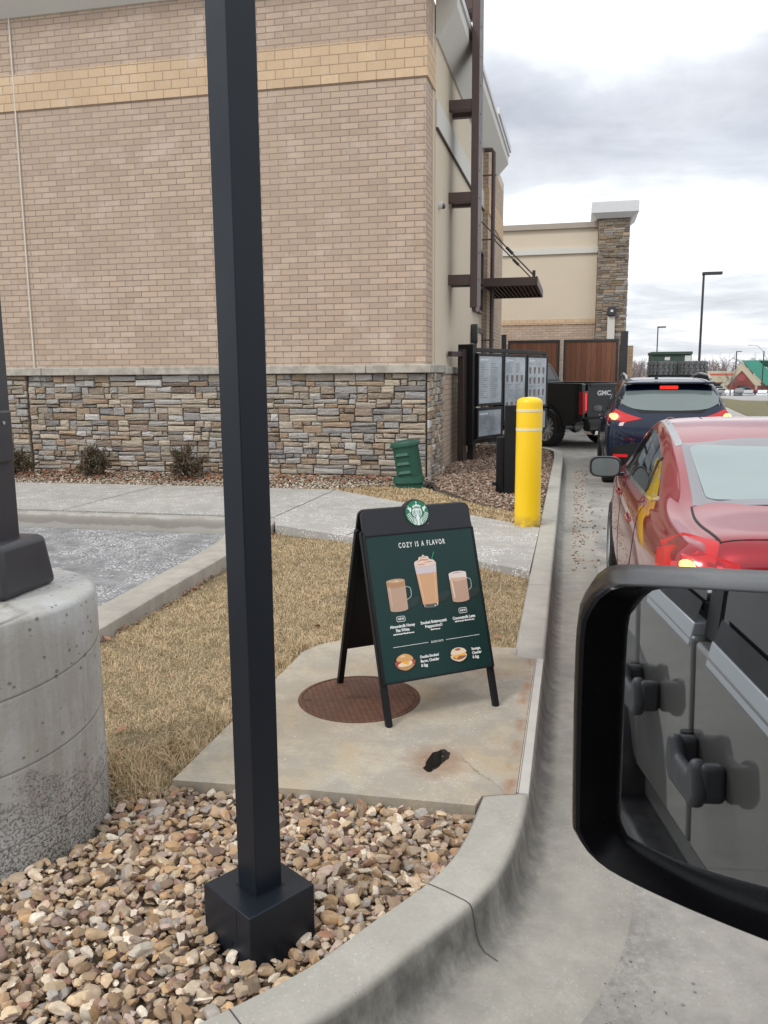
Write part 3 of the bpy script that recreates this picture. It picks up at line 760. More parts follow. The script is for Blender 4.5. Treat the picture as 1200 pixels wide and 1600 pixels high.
pts += [(-2.25, 5.1), (-2.3, 5.15), (-1.7, 2.95), (-1.75, 2.85), (-1.5, 4.7), (-.4, 4.7), (-.6, 5.0), (-1.35, 4.6), (-1.28, 4.62), (-2.0, 3.8), (-1.9, 3.1), (-2.1, 3.4), (-1.75, 4.1), (-2.4, 4.4), (-1.5, 5.4), (-2.0, 5.9), (-1.1, 5.6), (-2.5, 3.2), (-1.6, 3.5), (-.7, 5.7), (-2.2, 2.75)]
leaves('fallen_leaves', [p for p in pts if 2.6 < p[1] < 7.8], .028, M_leaf2, lambda x, y: lawn_z(x, y) + .01)
leaves('fallen_leaves', [(-1.5, 2.5), (-1.62, 2.42), (-1.38, 2.58), (-1.45, 2.45), (-1.1, 2.62), (-.7, 2.66), (-.45, 2.6), (-1.2, 1.9), (-.62, 1.95), (-1.75, 1.75), (-1.05, 1.5), (-.5, 2.2), (-1.4, 1.3), (-.95, 2.35)], .022, M_leaf2, lambda x, y: -.01)
pts = np.array([(.02 + abs(rng.normal(0, .12)), y, -.143) for y in rng.uniform(7.0, 14.5, 330)])
V, F = scatter_rocks('d', pts, rng.uniform(.008, .026, len(pts)), 1, M_mulch)
tag(np_mesh('gutter_debris', V, F, M_mulch), kind='stuff')
cl_ = [(.12, 2.35), (.2, 2.0), (.05, 2.6), (.12, 1.7), (.0, 1.62), (.25, 2.9), (.1, 3.6)]
pts = np.array([(c[0] + rng.normal(0, .06), c[1] + rng.normal(0, .12), -.148) for c in cl_ for _ in range(34)])
V, F = scatter_rocks('d', pts, rng.uniform(.0015, .005, len(pts)), 1, M_mulch)
tag(np_mesh('gutter_grit', V, F, M_soil), kind='stuff')
pts = np.array([(rng.uniform(-1.35, -.2), rng.uniform(2.75, 4.35), .0055) for _ in range(220)])
V, F = scatter_rocks('d', pts, rng.uniform(.001, .003, len(pts)), 1, M_label)
tag(np_mesh('salt_grains', V, F, M_label), kind='stuff')
# ------------------------------------------------------------------ stone veneer
def ledge_rects(u0, u1, z0, z1, hs=(.10, .21), ws=(.15, .46), seed=1):
    r = random.Random(seed); out = []; z = z0
    while z < z1 - .01:
        h = r.uniform(*hs)
        if z + h > z1 - .06: h = z1 - z
        u = u0 - r.uniform(0, .2)
        while u < u1:
            w = r.uniform(*ws); a, b = max(u, u0), min(u + w, u1)
            if u1 - b < .05: b = u1
            if b - a > .01:
                if h < .125 and r.random() < .6: out.append((a, b, z, z + h))
                else:
                    k = r.uniform(.36, .64); zm = z + h * k
                    for p, q in ((z, zm), (zm, z + h)):
                        if r.random() < .42 and b - a > .2:
                            mm = a + (b - a) * r.uniform(.3, .7); out.append((a, mm, p, q)); out.append((mm, b, p, q))
                        else: out.append((a, b, p, q))
            u += w
            if b == u1: break
        z += h
    return out
def veneer(rects, place, depth=.05, g=.004, seed=3):
    """place(u, z, d) -> 3D point, d outwards"""
    r = random.Random(seed); m = MB()
    for a, b, p, q in rects:
        D = depth * r.uniform(.55, 1.25); w, h = b - a, q - p; e = min(.012, w * .2, h * .25)
        cs = [(a + g, p + g), (b - g, p + g), (b - g, q - g), (a + g, q - g)]
        cs = [(x + r.uniform(-.6, .6) * g * 1.5, y + r.uniform(-1, 1) * g * 2.2) for x, y in cs]
        cx, cz = (a + b) / 2, (p + q) / 2; vs = []
        # ring subdivided to 8 points for a rough outline
        def ring(k, d, jit):
            o = []
            for i in range(4):
                x0, y0 = cs[i]; x1, y1 = cs[(i + 1) % 4]
                for t in (0, .33, .67):
                    x, y = x0 + (x1 - x0) * t, y0 + (y1 - y0) * t
                    sx = k / (w / 2) if w else 0; sz = k / (h / 2)
                    o.append((x + (cx - x) * min(.8, sx) + r.uniform(-1, 1) * jit, y + (cz - y) * min(.8, sz) + r.uniform(-1, 1) * jit, d + r.uniform(-1, 1) * jit * 1.2))
            return o
        R0, R1, R2, R3 = ring(0, 0, 0), ring(0, D - .018, .0035), ring(e * .5, D - .005, .0035), ring(e * 1.8, D, .005)
        vs = [place(*v) for v in R0 + R1 + R2 + R3]; k = 12
        fs = [(j * k + i, j * k + (i + 1) % k, (j + 1) * k + (i + 1) % k, (j + 1) * k + i) for j in range(3) for i in range(k)]
        vs.append(place(cx, cz, D + r.uniform(-.004, .006))); c = len(vs) - 1
        fs += [(3 * k + i, 3 * k + (i + 1) % k, c) for i in range(k)]
        m.add(vs, fs)
    return m

# ------------------------------------------------------------------ the cafe
bld = empty('cafe_building', (-7, 17, 0)); tag(bld, 'tan brick cafe with ledge stone base, golden brick band and cream side wall', 'building')
def attach(o, parent):
    """parent while keeping world coordinates (parents are never scaled or rotated)"""
    loc = Vector((0, 0, 0)); p = parent
    while p: loc += p.location; p = p.parent
    o.parent = parent; o.location = o.location - loc; return o
def bpart(mb, name, mat, parent=bld, **kw):
    o = mb.build(name, mat, **kw); return attach(o, parent)
WY, WX, FY = 11.79, -2.13, 24.0
# core volume behind the skins
bpart(MB().box(-16, -2.06, 12.3, FY, -.1, 6.6), 'wall_core', M_stucco)
# front brick skin (below and above the band), with side return
fw = MB().box(-16, WX + .058, WY, 12.31, 1.60, 5.447); fw.box(-16, WX + .058, WY, 12.31, 5.953, 6.75)
# brick corner return uses the side brick material
bpart(fw, 'front_brick_wall', M_brick_f)
sr = MB().box(WX + .0585, WX + .0605, WY + .001, 12.42, 1.60, 5.447).box(WX + .0585, WX + .0605, WY + .001, 12.42, 5.953, 6.75)
bpart(sr, 'brick_return', M_brick_s)
bpart(MB().box(-16, WX + .082, WY - .022, 12.3, 5.447, 5.953), 'golden_band', M_ybrick_f)
bpart(MB().box(WX + .0825, WX + .085, WY - .020, 12.43, 5.449, 5.951), 'golden_band', M_ybrick_s)
# sealant joint
bpart(MB().box(-8.335, -8.318, WY - .026, WY, 1.62, 6.74), 'expansion_joint', M_seal)
# stone base on the front and round the corner
ST0, ST1 = -.12, 1.515
front_rects = ledge_rects(-8.40, -2.05, ST0, ST1, seed=5) + ledge_rects(-13.0, -8.44, ST0, ST1, seed=8)
bpart(MB().box(-16, -2.09, 11.72, 12.3, -.15, 1.52), 'stone_backing', M_soil)
bpart(veneer(front_rects, lambda u, z, d: (u, 11.72 - d, z)), 'stone_veneer', M_veneer)
side_rects = ledge_rects(11.69, 12.95, ST0, ST1, seed=6, ws=(.14, .34))
bpart(MB().box(-2.11, -2.03, 11.725, 12.95, -.15, 1.52), 'stone_backing', M_soil)
bpart(veneer(side_rects, lambda u, z, d: (-2.03 + d, u, z), seed=9), 'stone_veneer', M_veneer)
# cap ledge in lengths
cx_ = -1.96; k = 0; cm = MB()
edges = [-16, -14.2, -12.4, -10.6, -8.86, -8.1, -6.35, -4.6, -2.9]
for a, b in zip(edges, edges[1:] + [cx_]): cm.box(a + .003, b - .003, 11.60, 11.80, 1.518, 1.636)
cm.box(-2.15, cx_, 11.805, 12.98, 1.518, 1.636)
for a, b in ((12.985, 14.8), (14.806, 16.4)): cm.box(-2.15, -1.985, a, b, 1.50, 1.618)
bpart(cm, 'ledge_cap', M_cap, bev=.012)
# low brick wall on the side under the cap, stucco above
bpart(MB().box(-2.07, -2.02, 12.98, 16.4, -.15, 1.50), 'side_brick_wall', M_brick_s)
sw = MB().box(-2.07, -2.045, 12.43, 18.7, 1.62, 6.2)
bpart(sw, 'side_stucco_wall', M_stucco)
bpart(MB().box(-2.044, -2.02, 12.44, 18.7, 4.97, 5.345), 'pale_stripe', M_white, bev=.004)
bpart(MB().box(-2.044, -2.005, 12.44, 18.7, 4.945, 4.968), 'stripe_trim', M_brown2)
# far pilaster of brick with golden band
bpart(MB().box(-2.3, -1.93, 18.7, 19.5, -.1, 4.9).box(-2.3, -1.93, 18.7, 19.5, 5.42, 6.2), 'brick_pilaster', M_brick_f)
bpart(MB().box(-2.3, -1.91, 18.69, 19.51, 4.9, 5.42), 'golden_band', M_ybrick_f)
bpart(MB().box(-2.3, -1.99, 19.5, 23.0, -.1, 6.2), 'brick_wall_end', M_brick_s)
bpart(MB().box(-2.3, -1.97, 19.52, 23.02, 4.9, 5.42), 'golden_band', M_ybrick_s)
# cornice: flared white soffit with fascia and metal coping, front and side
def sweep_cornice(prof, path):
    """prof (outward, z), path: corner points with outward normals handled by mitre"""
    m = MB(); n = len(prof); vs = []
    for (x, y, nx, ny) in path: vs += [(x + nx * o, y + ny * o, z) for o, z in prof]
    fs = [(i * n + j, (i + 1) * n + j, (i + 1) * n + (j + 1) % n, i * n + (j + 1) % n) for i in range(len(path) - 1) for j in range(n)]
    fs += [list(range(n)), [(len(path) - 1) * n + j for j in range(n)][::-1]]
    return m.add(vs, fs)
cp = [(0, 6.73), (.03, 6.73), (.34, 7.0), (.34, 7.42), (0, 7.42)]
bpart(sweep_cornice(cp, [(-16, WY, 0, -1), (-2.07, WY, 0, -1)]), 'cornice', M_white)
cp2 = [(0, 6.14), (.03, 6.14), (.30, 6.52), (.30, 6.70), (0, 6.70)]
bpart(sweep_cornice(cp2, [(-2.045, 12.425, 1, 0), (-2.045, 21.2, 1, 1), (-4.5, 21.2, 0, 1)]), 'cornice', M_white)
bpart(sweep_cornice([(0, 6.702), (.33, 6.702), (.33, 6.80), (.0, 6.80)], [(-2.045, 12.425, 1, 0), (-2.045, 21.2, 1, 1), (-4.5, 21.2, 0, 1)]), 'coping', M_coping)
bpart(sweep_cornice([(0, 6.802), (.36, 6.802), (.36, 6.93), (.0, 6.93)], [(-2.045, 18.4, 1, 0), (-2.045, 21.23, 1, 1), (-4.5, 21.23, 0, 1)]), 'coping', M_coping)
bpart(MB().box(-16, -2.07, WY - .345, WY + .4, 7.425, 7.5), 'coping', M_coping)
bpart(MB().box(-2.068, -1.72, WY - .345, 12.42, 6.76, 7.5), 'cornice', M_white)
# steel fin with its brackets
fin = MB().box(-1.69, -1.575, 13.70, 13.73, 2.55, 9.4).box(-1.69, -1.575, 14.20, 14.23, 2.62, 9.4).box(-1.69, -1.676, 13.731, 14.199, 2.58, 9.4).box(-1.589, -1.575, 13.731, 14.199, 2.58, 9.4).box(-1.66, -1.60, 13.75, 14.1, 2.5, 2.579)
fo = bpart(fin, 'steel_fin', M_brown, bev=.004)
brk = MB()
for z in (2.99, 4.25, 5.62, 7.05, 7.35):
    x0 = -2.05
    brk.box(x0, -1.692, 13.70, 13.83, z - .07, z + .08); brk.box(x0, -1.692, 14.08, 14.2, z - .07, z + .08)
bk = brk.build('bracket', M_brown, bev=.004); attach(bk, fo)
bl = MB()
for k in range(16): bl.tube([(-1.576, 13.9, 3.0 + .42 * k), (-1.568, 13.9, 3.0 + .42 * k)], .013, 8)
bo = bl.build('bolt', M_brown2); attach(bo, fo)
# high window frame behind the fin
wf = MB()
for z0, z1 in ((2.75, 3.28), (3.34, 4.02)):
    wf.box(-2.044, -1.96, 16.9, 16.96, z0, z1).box(-2.044, -1.96, 18.2, 18.26, z0, z1).box(-2.044, -1.96, 16.961, 18.199, z0, z0 + .05).box(-2.044, -1.96, 16.961, 18.199, z1 - .05, z1)
w1 = bpart(wf, 'window', M_brown)
attach(MB().box(-2.043, -2.0, 16.96, 18.2, 2.8, 3.97).build('pane', M_glass), w1)
# service door
d1 = bpart(MB().box(-2.043, -2.02, 17.4, 18.5, -.05, 2.35), 'door', M_stucco)
df = MB().box(-2.043, -1.99, 17.3, 17.4, -.05, 2.45).box(-2.043, -1.99, 18.5, 18.6, -.05, 2.45).box(-2.043, -1.99, 17.401, 18.499, 2.352, 2.45)
attach(df.build('door_frame', M_brown), d1)
# canopy over the pick-up window with tie rods
cano = MB().box(-2.0, -.86, 18.0, 18.06, 3.30, 3.47).box(-2.0, -.86, 20.9, 20.96, 3.30, 3.47).box(-.86, -.82, 18.0, 20.96, 3.30, 3.48)
cn = bpart(cano, 'canopy', M_brown, bev=.006)
rb = MB().box(-1.99, -.861, 18.061, 20.899, 3.36, 3.40)
for k in range(12): rb.box(-1.95 + .09 * k, -1.92 + .09 * k, 18.07, 20.88, 3.31, 3.358)
attach(rb.build('canopy_deck', M_brown2), cn)
rods = MB()
for y in (18.05, 19.9):
    a, b = Vector((-2.0, y, 4.62)), Vector((-.90, y, 3.50)); rods.tube([a, b], .014, 8)
    rods.tube([a.lerp(b, .48), a.lerp(b, .60)], .032, 8)
rods.box(-.93, -.87, 18.0, 18.1, 3.47, 3.60)
attach(rods.build('tie_rod', M_brown2, smooth=True), cn)
# downspout
ds = MB().tube([(-2.0, 18.45, 6.12), (-1.84, 18.45, 6.12), (-1.80, 18.45, 6.06), (-1.80, 18.45, 0)], .045, 10)
for z in (5.6, 4.3, 3.4, 2.2): ds.box(-2.03, -1.74, 18.44, 18.46, z, z + .03)
bpart(ds, 'downspout', M_brown, smooth=True)
# camera dome and wall lamp
cd_ = MB().lathe([(.055, 0), (.055, .05), (.05, .055)], 20, Matrix.Translation((-2.044, 12.75, 3.96)) @ Matrix.Rotation(R(90), 4, 'Y'))
c1 = bpart(cd_, 'security_camera', M_coping, smooth=True)
attach(MB().lathe([(.042, 0), (.04, .02), (.028, .04), (.001, .048)], 20, Matrix.Translation((-1.99, 12.75, 3.95)) @ Matrix.Rotation(R(110), 4, 'Y')).build('camera_dome', M_glass, smooth=True), c1)
wl_ = MB().prism(rrect(-.075, .075, -.19, .19, .07), 0, .13, 'z', Matrix.Translation((-2.04, 16.8, 2.28)) @ Matrix.Rotation(R(90), 4, 'Y') @ Matrix.Rotation(R(90), 4, 'Z'))
bpart(wl_, 'wall_lamp', M_char, bev=.015)

# ------------------------------------------------------------------ foreground steel post
PX, PY, PR_ = -.810, 1.964, R(-32.8)
post = empty('steel_post', (PX, PY, 0), PR_); tag(post, 'tall square blue black steel post standing in a cube shaped base in the gravel', 'post')
MB().box(-.0425, .0425, -.0425, .0425, .112, 3.9).build('pole', M_pole, post, bev=.003, seg=3, loc=(.0035, .0022, 0))
bb = MB(); t = .108
bb.box(-t, t, -t, t, -.09, .118)
bb.build('base_cover', M_pole, post, bev=.003)
MB().box(-.045, .052, -.046, .050, .1185, .1195).build('pole_gap', M_black, post)
MB().box(.046, .0485, -.1085, -.1065, .03, .1175).box(.02, .026, -.1095, -.1078, .0, .012).build('cover_seam', M_black, post)

# pier with the left post
pier = MB().lathe([(.398, -.15), (.400, .70), (.401, .742), (.3985, .75), (.3985, .768), (.394, .778), (.378, .790), (.0005, .794)], 96)
po = pier.build('concrete_pier', M_pier, loc=(0, 0, 0)); po.location = (0, 0, 0)
for v in po.data.vertices: v.co.x -= 1.95; v.co.y += 2.32
for p in po.data.polygons: p.use_smooth = True
po.data.set_sharp_from_angle(angle=R(50)); tag(po, 'stout round cast concrete pier with spiral form seams standing in the gravel', 'pier')
lp = empty('lamp_post', (-1.885, 2.365, .794)); tag(lp, 'charcoal square post bolted on top of the round concrete pier', 'post')
MB().box(-.065, .065, -.065, .065, .15, 3.6).build('pole', M_char, lp, bev=.01, seg=3)
bc = MB(); a, b, h = .142, .122, .175
bc.add([(-a, -a, 0), (a, -a, 0), (a, a, 0), (-a, a, 0), (-b, -b, h), (b, -b, h), (b, b, h), (-b, b, h)], [(0, 3, 2, 1), (4, 5, 6, 7), (0, 1, 5, 4), (1, 2, 6, 5), (2, 3, 7, 6), (3, 0, 4, 7)])
bc.build('base_cover', M_char, lp, bev=.022, seg=4)
hh = MB().box(-.05, .05, -.085, -.066, .43, .60).box(.066, .083, -.045, .045, .43, .60)
ho = hh.build('handhole_cover', M_char, lp, bev=.008)
MB().tube([(.083, 0, .56), (.086, 0, .56)], .006, 8).build('screw', M_graysteel, ho)

# ------------------------------------------------------------------ bollard
bo = empty('bollard', (-.43, 8.33, -.03)); tag(bo, 'bright yellow bollard with two pale bands standing at the kerb', 'bollard')
MB().lathe([(.128, 0), (.1275, .6), (.1265, 1.24), (.122, 1.265), (.105, 1.285), (.07, 1.298), (.001, 1.304)], 48).build('sleeve', M_yellow, bo, smooth=True)
for z in (.975, 1.16): MB().lathe([(.127, z), (.1292, z + .001), (.1292, z + .024), (.127, z + .025)], 48).build('band', M_tape, bo, smooth=True)

# ------------------------------------------------------------------ menu board (nearly edge-on along the lane)
A_, B_ = Vector((-1.72, 14.0, 0)), Vector((-.60, 17.0, 0)); ux = (B_ - A_).normalized(); LEN = (B_ - A_).length; ang = math.atan2(ux.y, ux.x)
mb_o = empty('menu_board', (A_.x, A_.y, 0), ang); tag(mb_o, 'black framed drive through menu board with three pale columns of panels', 'menu board')
fr = MB().box(0, .10, -.06, .22, .30, 1.985).box(.101, LEN, -.03, .03, 1.86, 1.93).box(.101, LEN, -.03, .03, .32, .38).box(LEN - .04, LEN, -.029, .029, .381, 1.859)
fr.build('frame', M_black, mb_o, bev=.006)
fr2 = MB().box(-.12, -.001, .05, .16, -.05, 1.9).box(.25, .36, .05, .16, -.05, .4).box(LEN - .5, LEN - .4, .05, .15, -.05, .4).box(-.5, -.12, .06, .14, 1.78, 1.86)
fr2.build('support_post', M_brown2, mb_o, bev=.005)
def screen_mat(name, seed, rows, pics):
    n = N(name); X, Y, Z = n.xyz()
    base = n.mix(n.ramp(n.noise(2.2, 4, .6, n.mapped(loc=(seed, 0, 0))), [(.3, 0), (.7, 1)]), (.20, .24, .28), (.42, .47, .51))  # unlit panels: reflected sky is put into the colour as blue-grey patches
    n.color(base); n.set(Roughness=.12, Specular_IOR_Level=.8); return n.m
Ms = [screen_mat('menu_panel_film', k * 3.3, 9, 0) for k in range(3)]
M_print = plain('menu_print_grey', (.17, .19, .22), .4); M_printd = plain('menu_print_brown', (.14, .10, .09), .4); M_printw = plain('menu_print_white', (.62, .65, .68), .4)
pw = (LEN - .16) / 3; rr = random.Random(4)
for k in range(3):
    x0 = .12 + k * pw; x1 = x0 + pw - .03
    cells = ((1.0 if k else .955, 1.84), (.40, .93)) if k == 0 else ((.62, 1.84),) if k == 1 else ((.85, 1.84), (.40, .82))
    if k == 1: cells = ((.62, 1.84),)
    for z0, z1 in cells:
        f = MB().box(x0, x1, -.10, -.031, z0, z0 + .045).box(x0, x1, -.10, -.031, z1 - .045, z1).box(x0, x0 + .045, -.10, -.031, z0 + .046, z1 - .046).box(x1 - .045, x1, -.10, -.031, z0 + .046, z1 - .046)
        po_ = f.build('panel', M_black, mb_o, bev=.004)
        MB().box(x0 + .046, x1 - .046, -.088, -.035, z0 + .047, z1 - .047).build('screen', Ms[k], po_)
        pm, pd, pwm = MB(), MB(), MB(); y = -.0885
        z = z1 - .12
        pwm.box(x0 + .1, x0 + .1 + rr.uniform(.25, .45), y - .001, y, z, z + .025)
        z -= .05
        while z > z0 + .12:
            if k and rr.random() < .16 and z - .16 > z0 + .1:
                for c in range(4):
                    u = x0 + .12 + c * (pw - .26) / 3.6
                    pd.prism([(u, z - .14), (u + .07, z - .14), (u + .085, z - .02), (u - .015, z - .02)], y - .001, y, 'y')
                z -= .19
            else:
                for c in range(2):
                    u = x0 + .09 + c * (pw - .2) / 2; pm.box(u, u + rr.uniform(.12, .30), y - .001, y, z, z + .012)
                z -= .036
        pm.build('menu_lines', M_print, po_); 
        if pd.v: pd.build('menu_pictures', M_printd, po_)
        pwm.build('menu_heading', M_printw, po_)
# order post in front
op = empty('order_post', (-.84, 10.52, -.03), R(8)); tag(op, 'plain black order point post standing just left of the yellow bollard', 'order post')
MB().box(-.005, .165, -.05, .05, 0, 1.14).build('front_column', M_black, op, bev=.006)
MB().box(-.10, -.006, .02, .12, 0, .74).build('rear_column', M_black, op, bev=.006)
MB().box(-.15, -.101, -.05, .08, .14, .17).box(.04, .12, -.0535, -.0505, .82, .90).build('bracket', M_black, op)

# ------------------------------------------------------------------ green louvred housing
gh = empty('garden_housing', (-2.16, 11.02, -.02)); tag(gh, 'leaning dark green louvred plastic housing at the corner of the stone wall', 'plastic housing')
def oval(rx, ry, n=24, p=2.6):
    return [(rx * math.copysign(abs(cos(t)) ** (2 / p), cos(t)), ry * math.copysign(abs(sin(t)) ** (2 / p), sin(t))) for t in [2 * pi * i / n for i in range(n)]]
T = Matrix.Translation((.02, 0, .1)) @ Matrix.Rotation(R(-9), 4, 'Y') @ Matrix.Rotation(R(-15), 4, 'Z')
def loft(m, secs, M=None):
    n = len(secs[0][0]); vs = [(x, y, z) for ring, z in secs for x, y in ring]
    fs = [(i * n + j, i * n + (j + 1) % n, (i + 1) * n + (j + 1) % n, (i + 1) * n + j) for i in range(len(secs) - 1) for j in range(n)]
    fs += [list(range(n))[::-1], [(len(secs) - 1) * n + j for j in range(n)]]
    return m.add(vs, fs, M)
m = MB(); loft(m, [(oval(.168, .14), 0), (oval(.172, .143), .1), (oval(.172, .143), .44), (oval(.178, .148), .47)], T)
m.build('housing', M_green, gh, smooth=True)
m = MB()
for k in range(3):
    z = .10 + .12 * k
    m.add([(-.11, -.138, z), (.11, -.138, z), (.095, -.168, z + .008), (-.095, -.168, z + .008), (-.08, -.143, z + .045), (.08, -.143, z + .045)], [(0, 3, 2, 1), (3, 4, 5, 2), (0, 4, 3), (1, 2, 5)], T)
m.build('louvre', M_green, gh, bev=.004)
m = MB(); loft(m, [(oval(.198, .165), .47), (oval(.20, .168), .505), (oval(.185, .155), .535), (oval(.12, .10), .55)], T)
m.build('lid', M_green, gh, smooth=True)
m = MB(); loft(m, [(oval(.225, .18), 0), (oval(.225, .18), .03), (oval(.19, .15), .035), (oval(.19, .15), .07), (oval(.215, .175), .075), (oval(.205, .168), .15), (oval(.19, .15), .155)], Matrix.Rotation(R(-3), 4, 'Y'))
m.build('base', M_green, gh, smooth=True)

# ------------------------------------------------------------------ shrubs
def leafy():
    n = N('shrub_leaf'); r = n.geo_random()
    n.color(n.ramp(r, [(0, (.06, .06, .028)), (.25, (.09, .08, .04)), (.45, (.12, .07, .045)), (.7, (.065, .07, .03)), (.85, (.17, .10, .06))], 'CONSTANT')); n.set(Roughness=.6); return n.m
M_shrub = leafy()
def shrub(x, y, r_, h, label):
    o = empty('shrub', (x, y, .0)); tag(o, label, 'shrub', 'small shrubs along the stone wall')
    tw = MB(); ends = []
    for _ in range(60):
        a, e = random.uniform(0, 2 * pi), random.uniform(.1, 1.35); L = random.uniform(.55, 1.05)
        d = Vector((cos(a) * sin(e) * r_, sin(a) * sin(e) * r_, cos(e) * h)) * L
        m_ = d * .5 + Vector((0, 0, .03)); tw.tube([(0, 0, -.02), tuple(m_), tuple(d)], [.006, .004, .0015], 4); ends.append((m_, d))
    tw.build('twigs', M_brown, o)
    V = []; F = []
    for k in range(3600):
        m_, d = random.choice(ends); t = random.uniform(0, 1.08) ** .6; p = m_.lerp(d, t) + Vector([random.gauss(0, .022) for _ in range(3)])
        if p.z < .01: p.z = random.uniform(.01, .06)
        s = random.uniform(.011, .023); Mx = Matrix.Translation(p) @ Euler((random.uniform(0, 6), random.uniform(0, 6), random.uniform(0, 6))).to_matrix().to_4x4()
        b = len(V); V += [Mx @ Vector((-s, 0, 0)), Mx @ Vector((0, s * .5, 0)), Mx @ Vector((s, 0, 0)), Mx @ Vector((0, -s * .5, 0))]; F.append((b, b + 1, b + 2, b + 3))
    np_mesh('foliage', np.array([tuple(v) for v in V]), np.array(F), M_shrub, o)
shrub(-8.42, 11.18, .36, .50, 'low brown green shrub right beside the charcoal post, leftmost at the wall')
shrub(-7.05, 11.2, .34, .50, 'low brown green shrub in the middle of the three at the wall')
shrub(-5.52, 11.2, .37, .50, 'low brown green shrub nearest the dark steel post, rightmost at the wall')
# ------------------------------------------------------------------ sandwich board
SB = empty('sandwich_board', (-.518, 3.4425, .0045), R(37.39)); tag(SB, 'black folding A frame sign with a dark green drinks poster standing on the pale slab', 'sandwich board')
M_poster = plain('dark_green_poster', (.006, .034, .031), .3, var=.06, scale=2, spec=.3)
M_header = plain('charcoal_header_panel', (.022, .024, .030), .4, spec=.3, var=.05, scale=2)
LL = math.hypot(.3, .9)
FM = Matrix(((1, 0, 0, 0), (0, .3 / LL, -.9 / LL, 0), (0, .9 / LL, .3 / LL, 0), (0, 0, 0, 1)))      # (s, t, d) -> front face
BMx = Matrix(((-1, 0, 0, 0.012), (0, -.28 / LL, .9 / LL, .607), (0, .9 / LL, .28 / LL, 0), (0, 0, 0, 1)))
def leg(Mx, s, name='leg', parent=SB, t1=.86):
    m = MB(); m.prism(rrect(s - .014, s + .014, 0, t1, .012, 3), -.030, -.006, 'z', Mx); return m.build(name, M_black, parent, bev=.002)
for s in (-.262, .275): leg(FM, s)
for s in (-.262, .275): 
    lg = leg(BMx, s)
def header_outline(x0, x1, y0, y1, r, cx, cr, cy):
    """panel with rounded top corners and a round hump behind the emblem"""
    pts = [(x0, y0), (x1, y0)]
    pts += [(x1 - r + r * cos(R(a)), y1 - r + r * sin(R(a))) for a in range(0, 91, 15)]
    h = math.sqrt(max(0, cr * cr - (y1 - cy) ** 2)); a0 = math.degrees(math.atan2(y1 - cy, h))
    pts += [(cx + cr * cos(R(a)), cy + cr * sin(R(a))) for a in np.linspace(a0, 180 - a0, 15)]
    pts += [(x0 + r + r * cos(R(a)), y1 - r + r * sin(R(a))) for a in range(90, 181, 15)]
    return pts
m = MB(); m.prism([(-.272, .182), (.285, .182), (.285, .835), (-.272, .835)], -.006, .004, 'z', FM)
fp = m.build('front_panel', M_black, SB, bev=.0015)
m = MB(); m.prism(header_outline(-.268, .279, .832, .949, .028, .005, .064, .917), -.012, .0075, 'z', FM)
hp = m.build('header_panel', M_header, SB, bev=.001)
m = MB(); m.prism(rrect(-.262, .275, .19, .828, .004, 2), .0042, .0056, 'z', FM)
ps = m.build('poster', M_poster, SB)
m = MB()
for x0, x1, y0, y1 in ((-.272, -.2625, .182, .834), (.2755, .285, .182, .834), (-.2624, .2754, .182, .1895), (-.2624, .2754, .8285, .8345)): m.prism([(x0, y0), (x1, y0), (x1, y1), (x0, y1)], .0041, .0095, 'z', FM)
m.build('poster_frame', M_black, SB, bev=.0012)
m = MB(); m.prism(header_outline(-.268, .279, .20, .949, .028, .006, .064, .917), -.010, .004, 'z', BMx)
m.build('back_panel', M_black, SB, bev=.001)
m = MB()
for x in (-.2, .21): m.tube([(x, .19, .55), (x, .41, .55)], .005, 6)
m.build('spreader', M_black, SB)

# --- flat printing on the poster
D0 = .0058
PK = {}
def pr_mat(name, c): 
    if name not in PK: PK[name] = plain(name, c, .35, var=.05, scale=30)
    return PK[name]
LAY = [0]
def printed(name, polys, c, parent=ps, mname=None, d=None, M=FM):
    if d is None: LAY[0] += 1; d = D0 + .00012 * LAY[0]
    m = MB()
    for poly in polys:
        vs2, fs = cdt_sheet(poly); m.add([(x, y, d) for x, y in vs2], fs, M)
    o = m.build(name, pr_mat(mname or name + '_ink', c), parent)
    bm = bmesh.new(); bm.from_mesh(o.data); bm.normal_update()
    nv = M.to_3x3() @ Vector((0, 0, 1))
    for f in bm.faces:
        if f.normal.dot(nv) < 0: f.normal_flip()
    bm.to_mesh(o.data); bm.free(); return o
def text(body, x, y, h, sx=1.0, align='CENTER', bold=0, space=1.0, parent=ps, mat=None, M=FM, d=None, name='lettering', extr=0, line=1.0):
    cu = bpy.data.curves.new('txt', 'FONT'); cu.body = body; cu.size = h / .70; cu.align_x = align; cu.offset = bold; cu.space_character = space; cu.extrude = extr; cu.space_line = line
    cu.resolution_u = 3
    t = bpy.data.objects.new('txt', cu); col.objects.link(t)
    dg = bpy.context.evaluated_depsgraph_get(); me = bpy.data.meshes.new_from_object(t.evaluated_get(dg))
    bpy.data.objects.remove(t); 
    if d is None: LAY[0] += 1; d = D0 + .00012 * LAY[0]
    T = M @ Matrix.Translation((x, y, d)) @ Matrix.Diagonal((sx, 1, 1, 1)); me.transform(T)
    me.materials.clear(); me.materials.append(mat or pr_mat('white_ink', (.78, .80, .78)))
    o = bpy.data.objects.new(name, me); col.objects.link(o)
    if parent: o.parent = parent
    return o
WI = (.78, .80, .78)
text('COZY IS A FLAVOR', .010, .767, .0225, .62, bold=.0006, space=1.42, name='headline')
def label(t, x, y, h, **k): return text(t, x, y, h, k.pop('sx', .86), bold=.0006, name='caption', **k)
label('Almondmilk Honey', -.143, .418, .0125); label('Flat White', -.145, .400, .0125)
label('with Starbucks\u00ae Blonde Espresso', -.142, .3875, .0055, sx=.95)
label('Smoked Butterscotch', .012, .418, .0125, sx=.84); label('Frappuccino\u00ae', .009, .400, .0125)
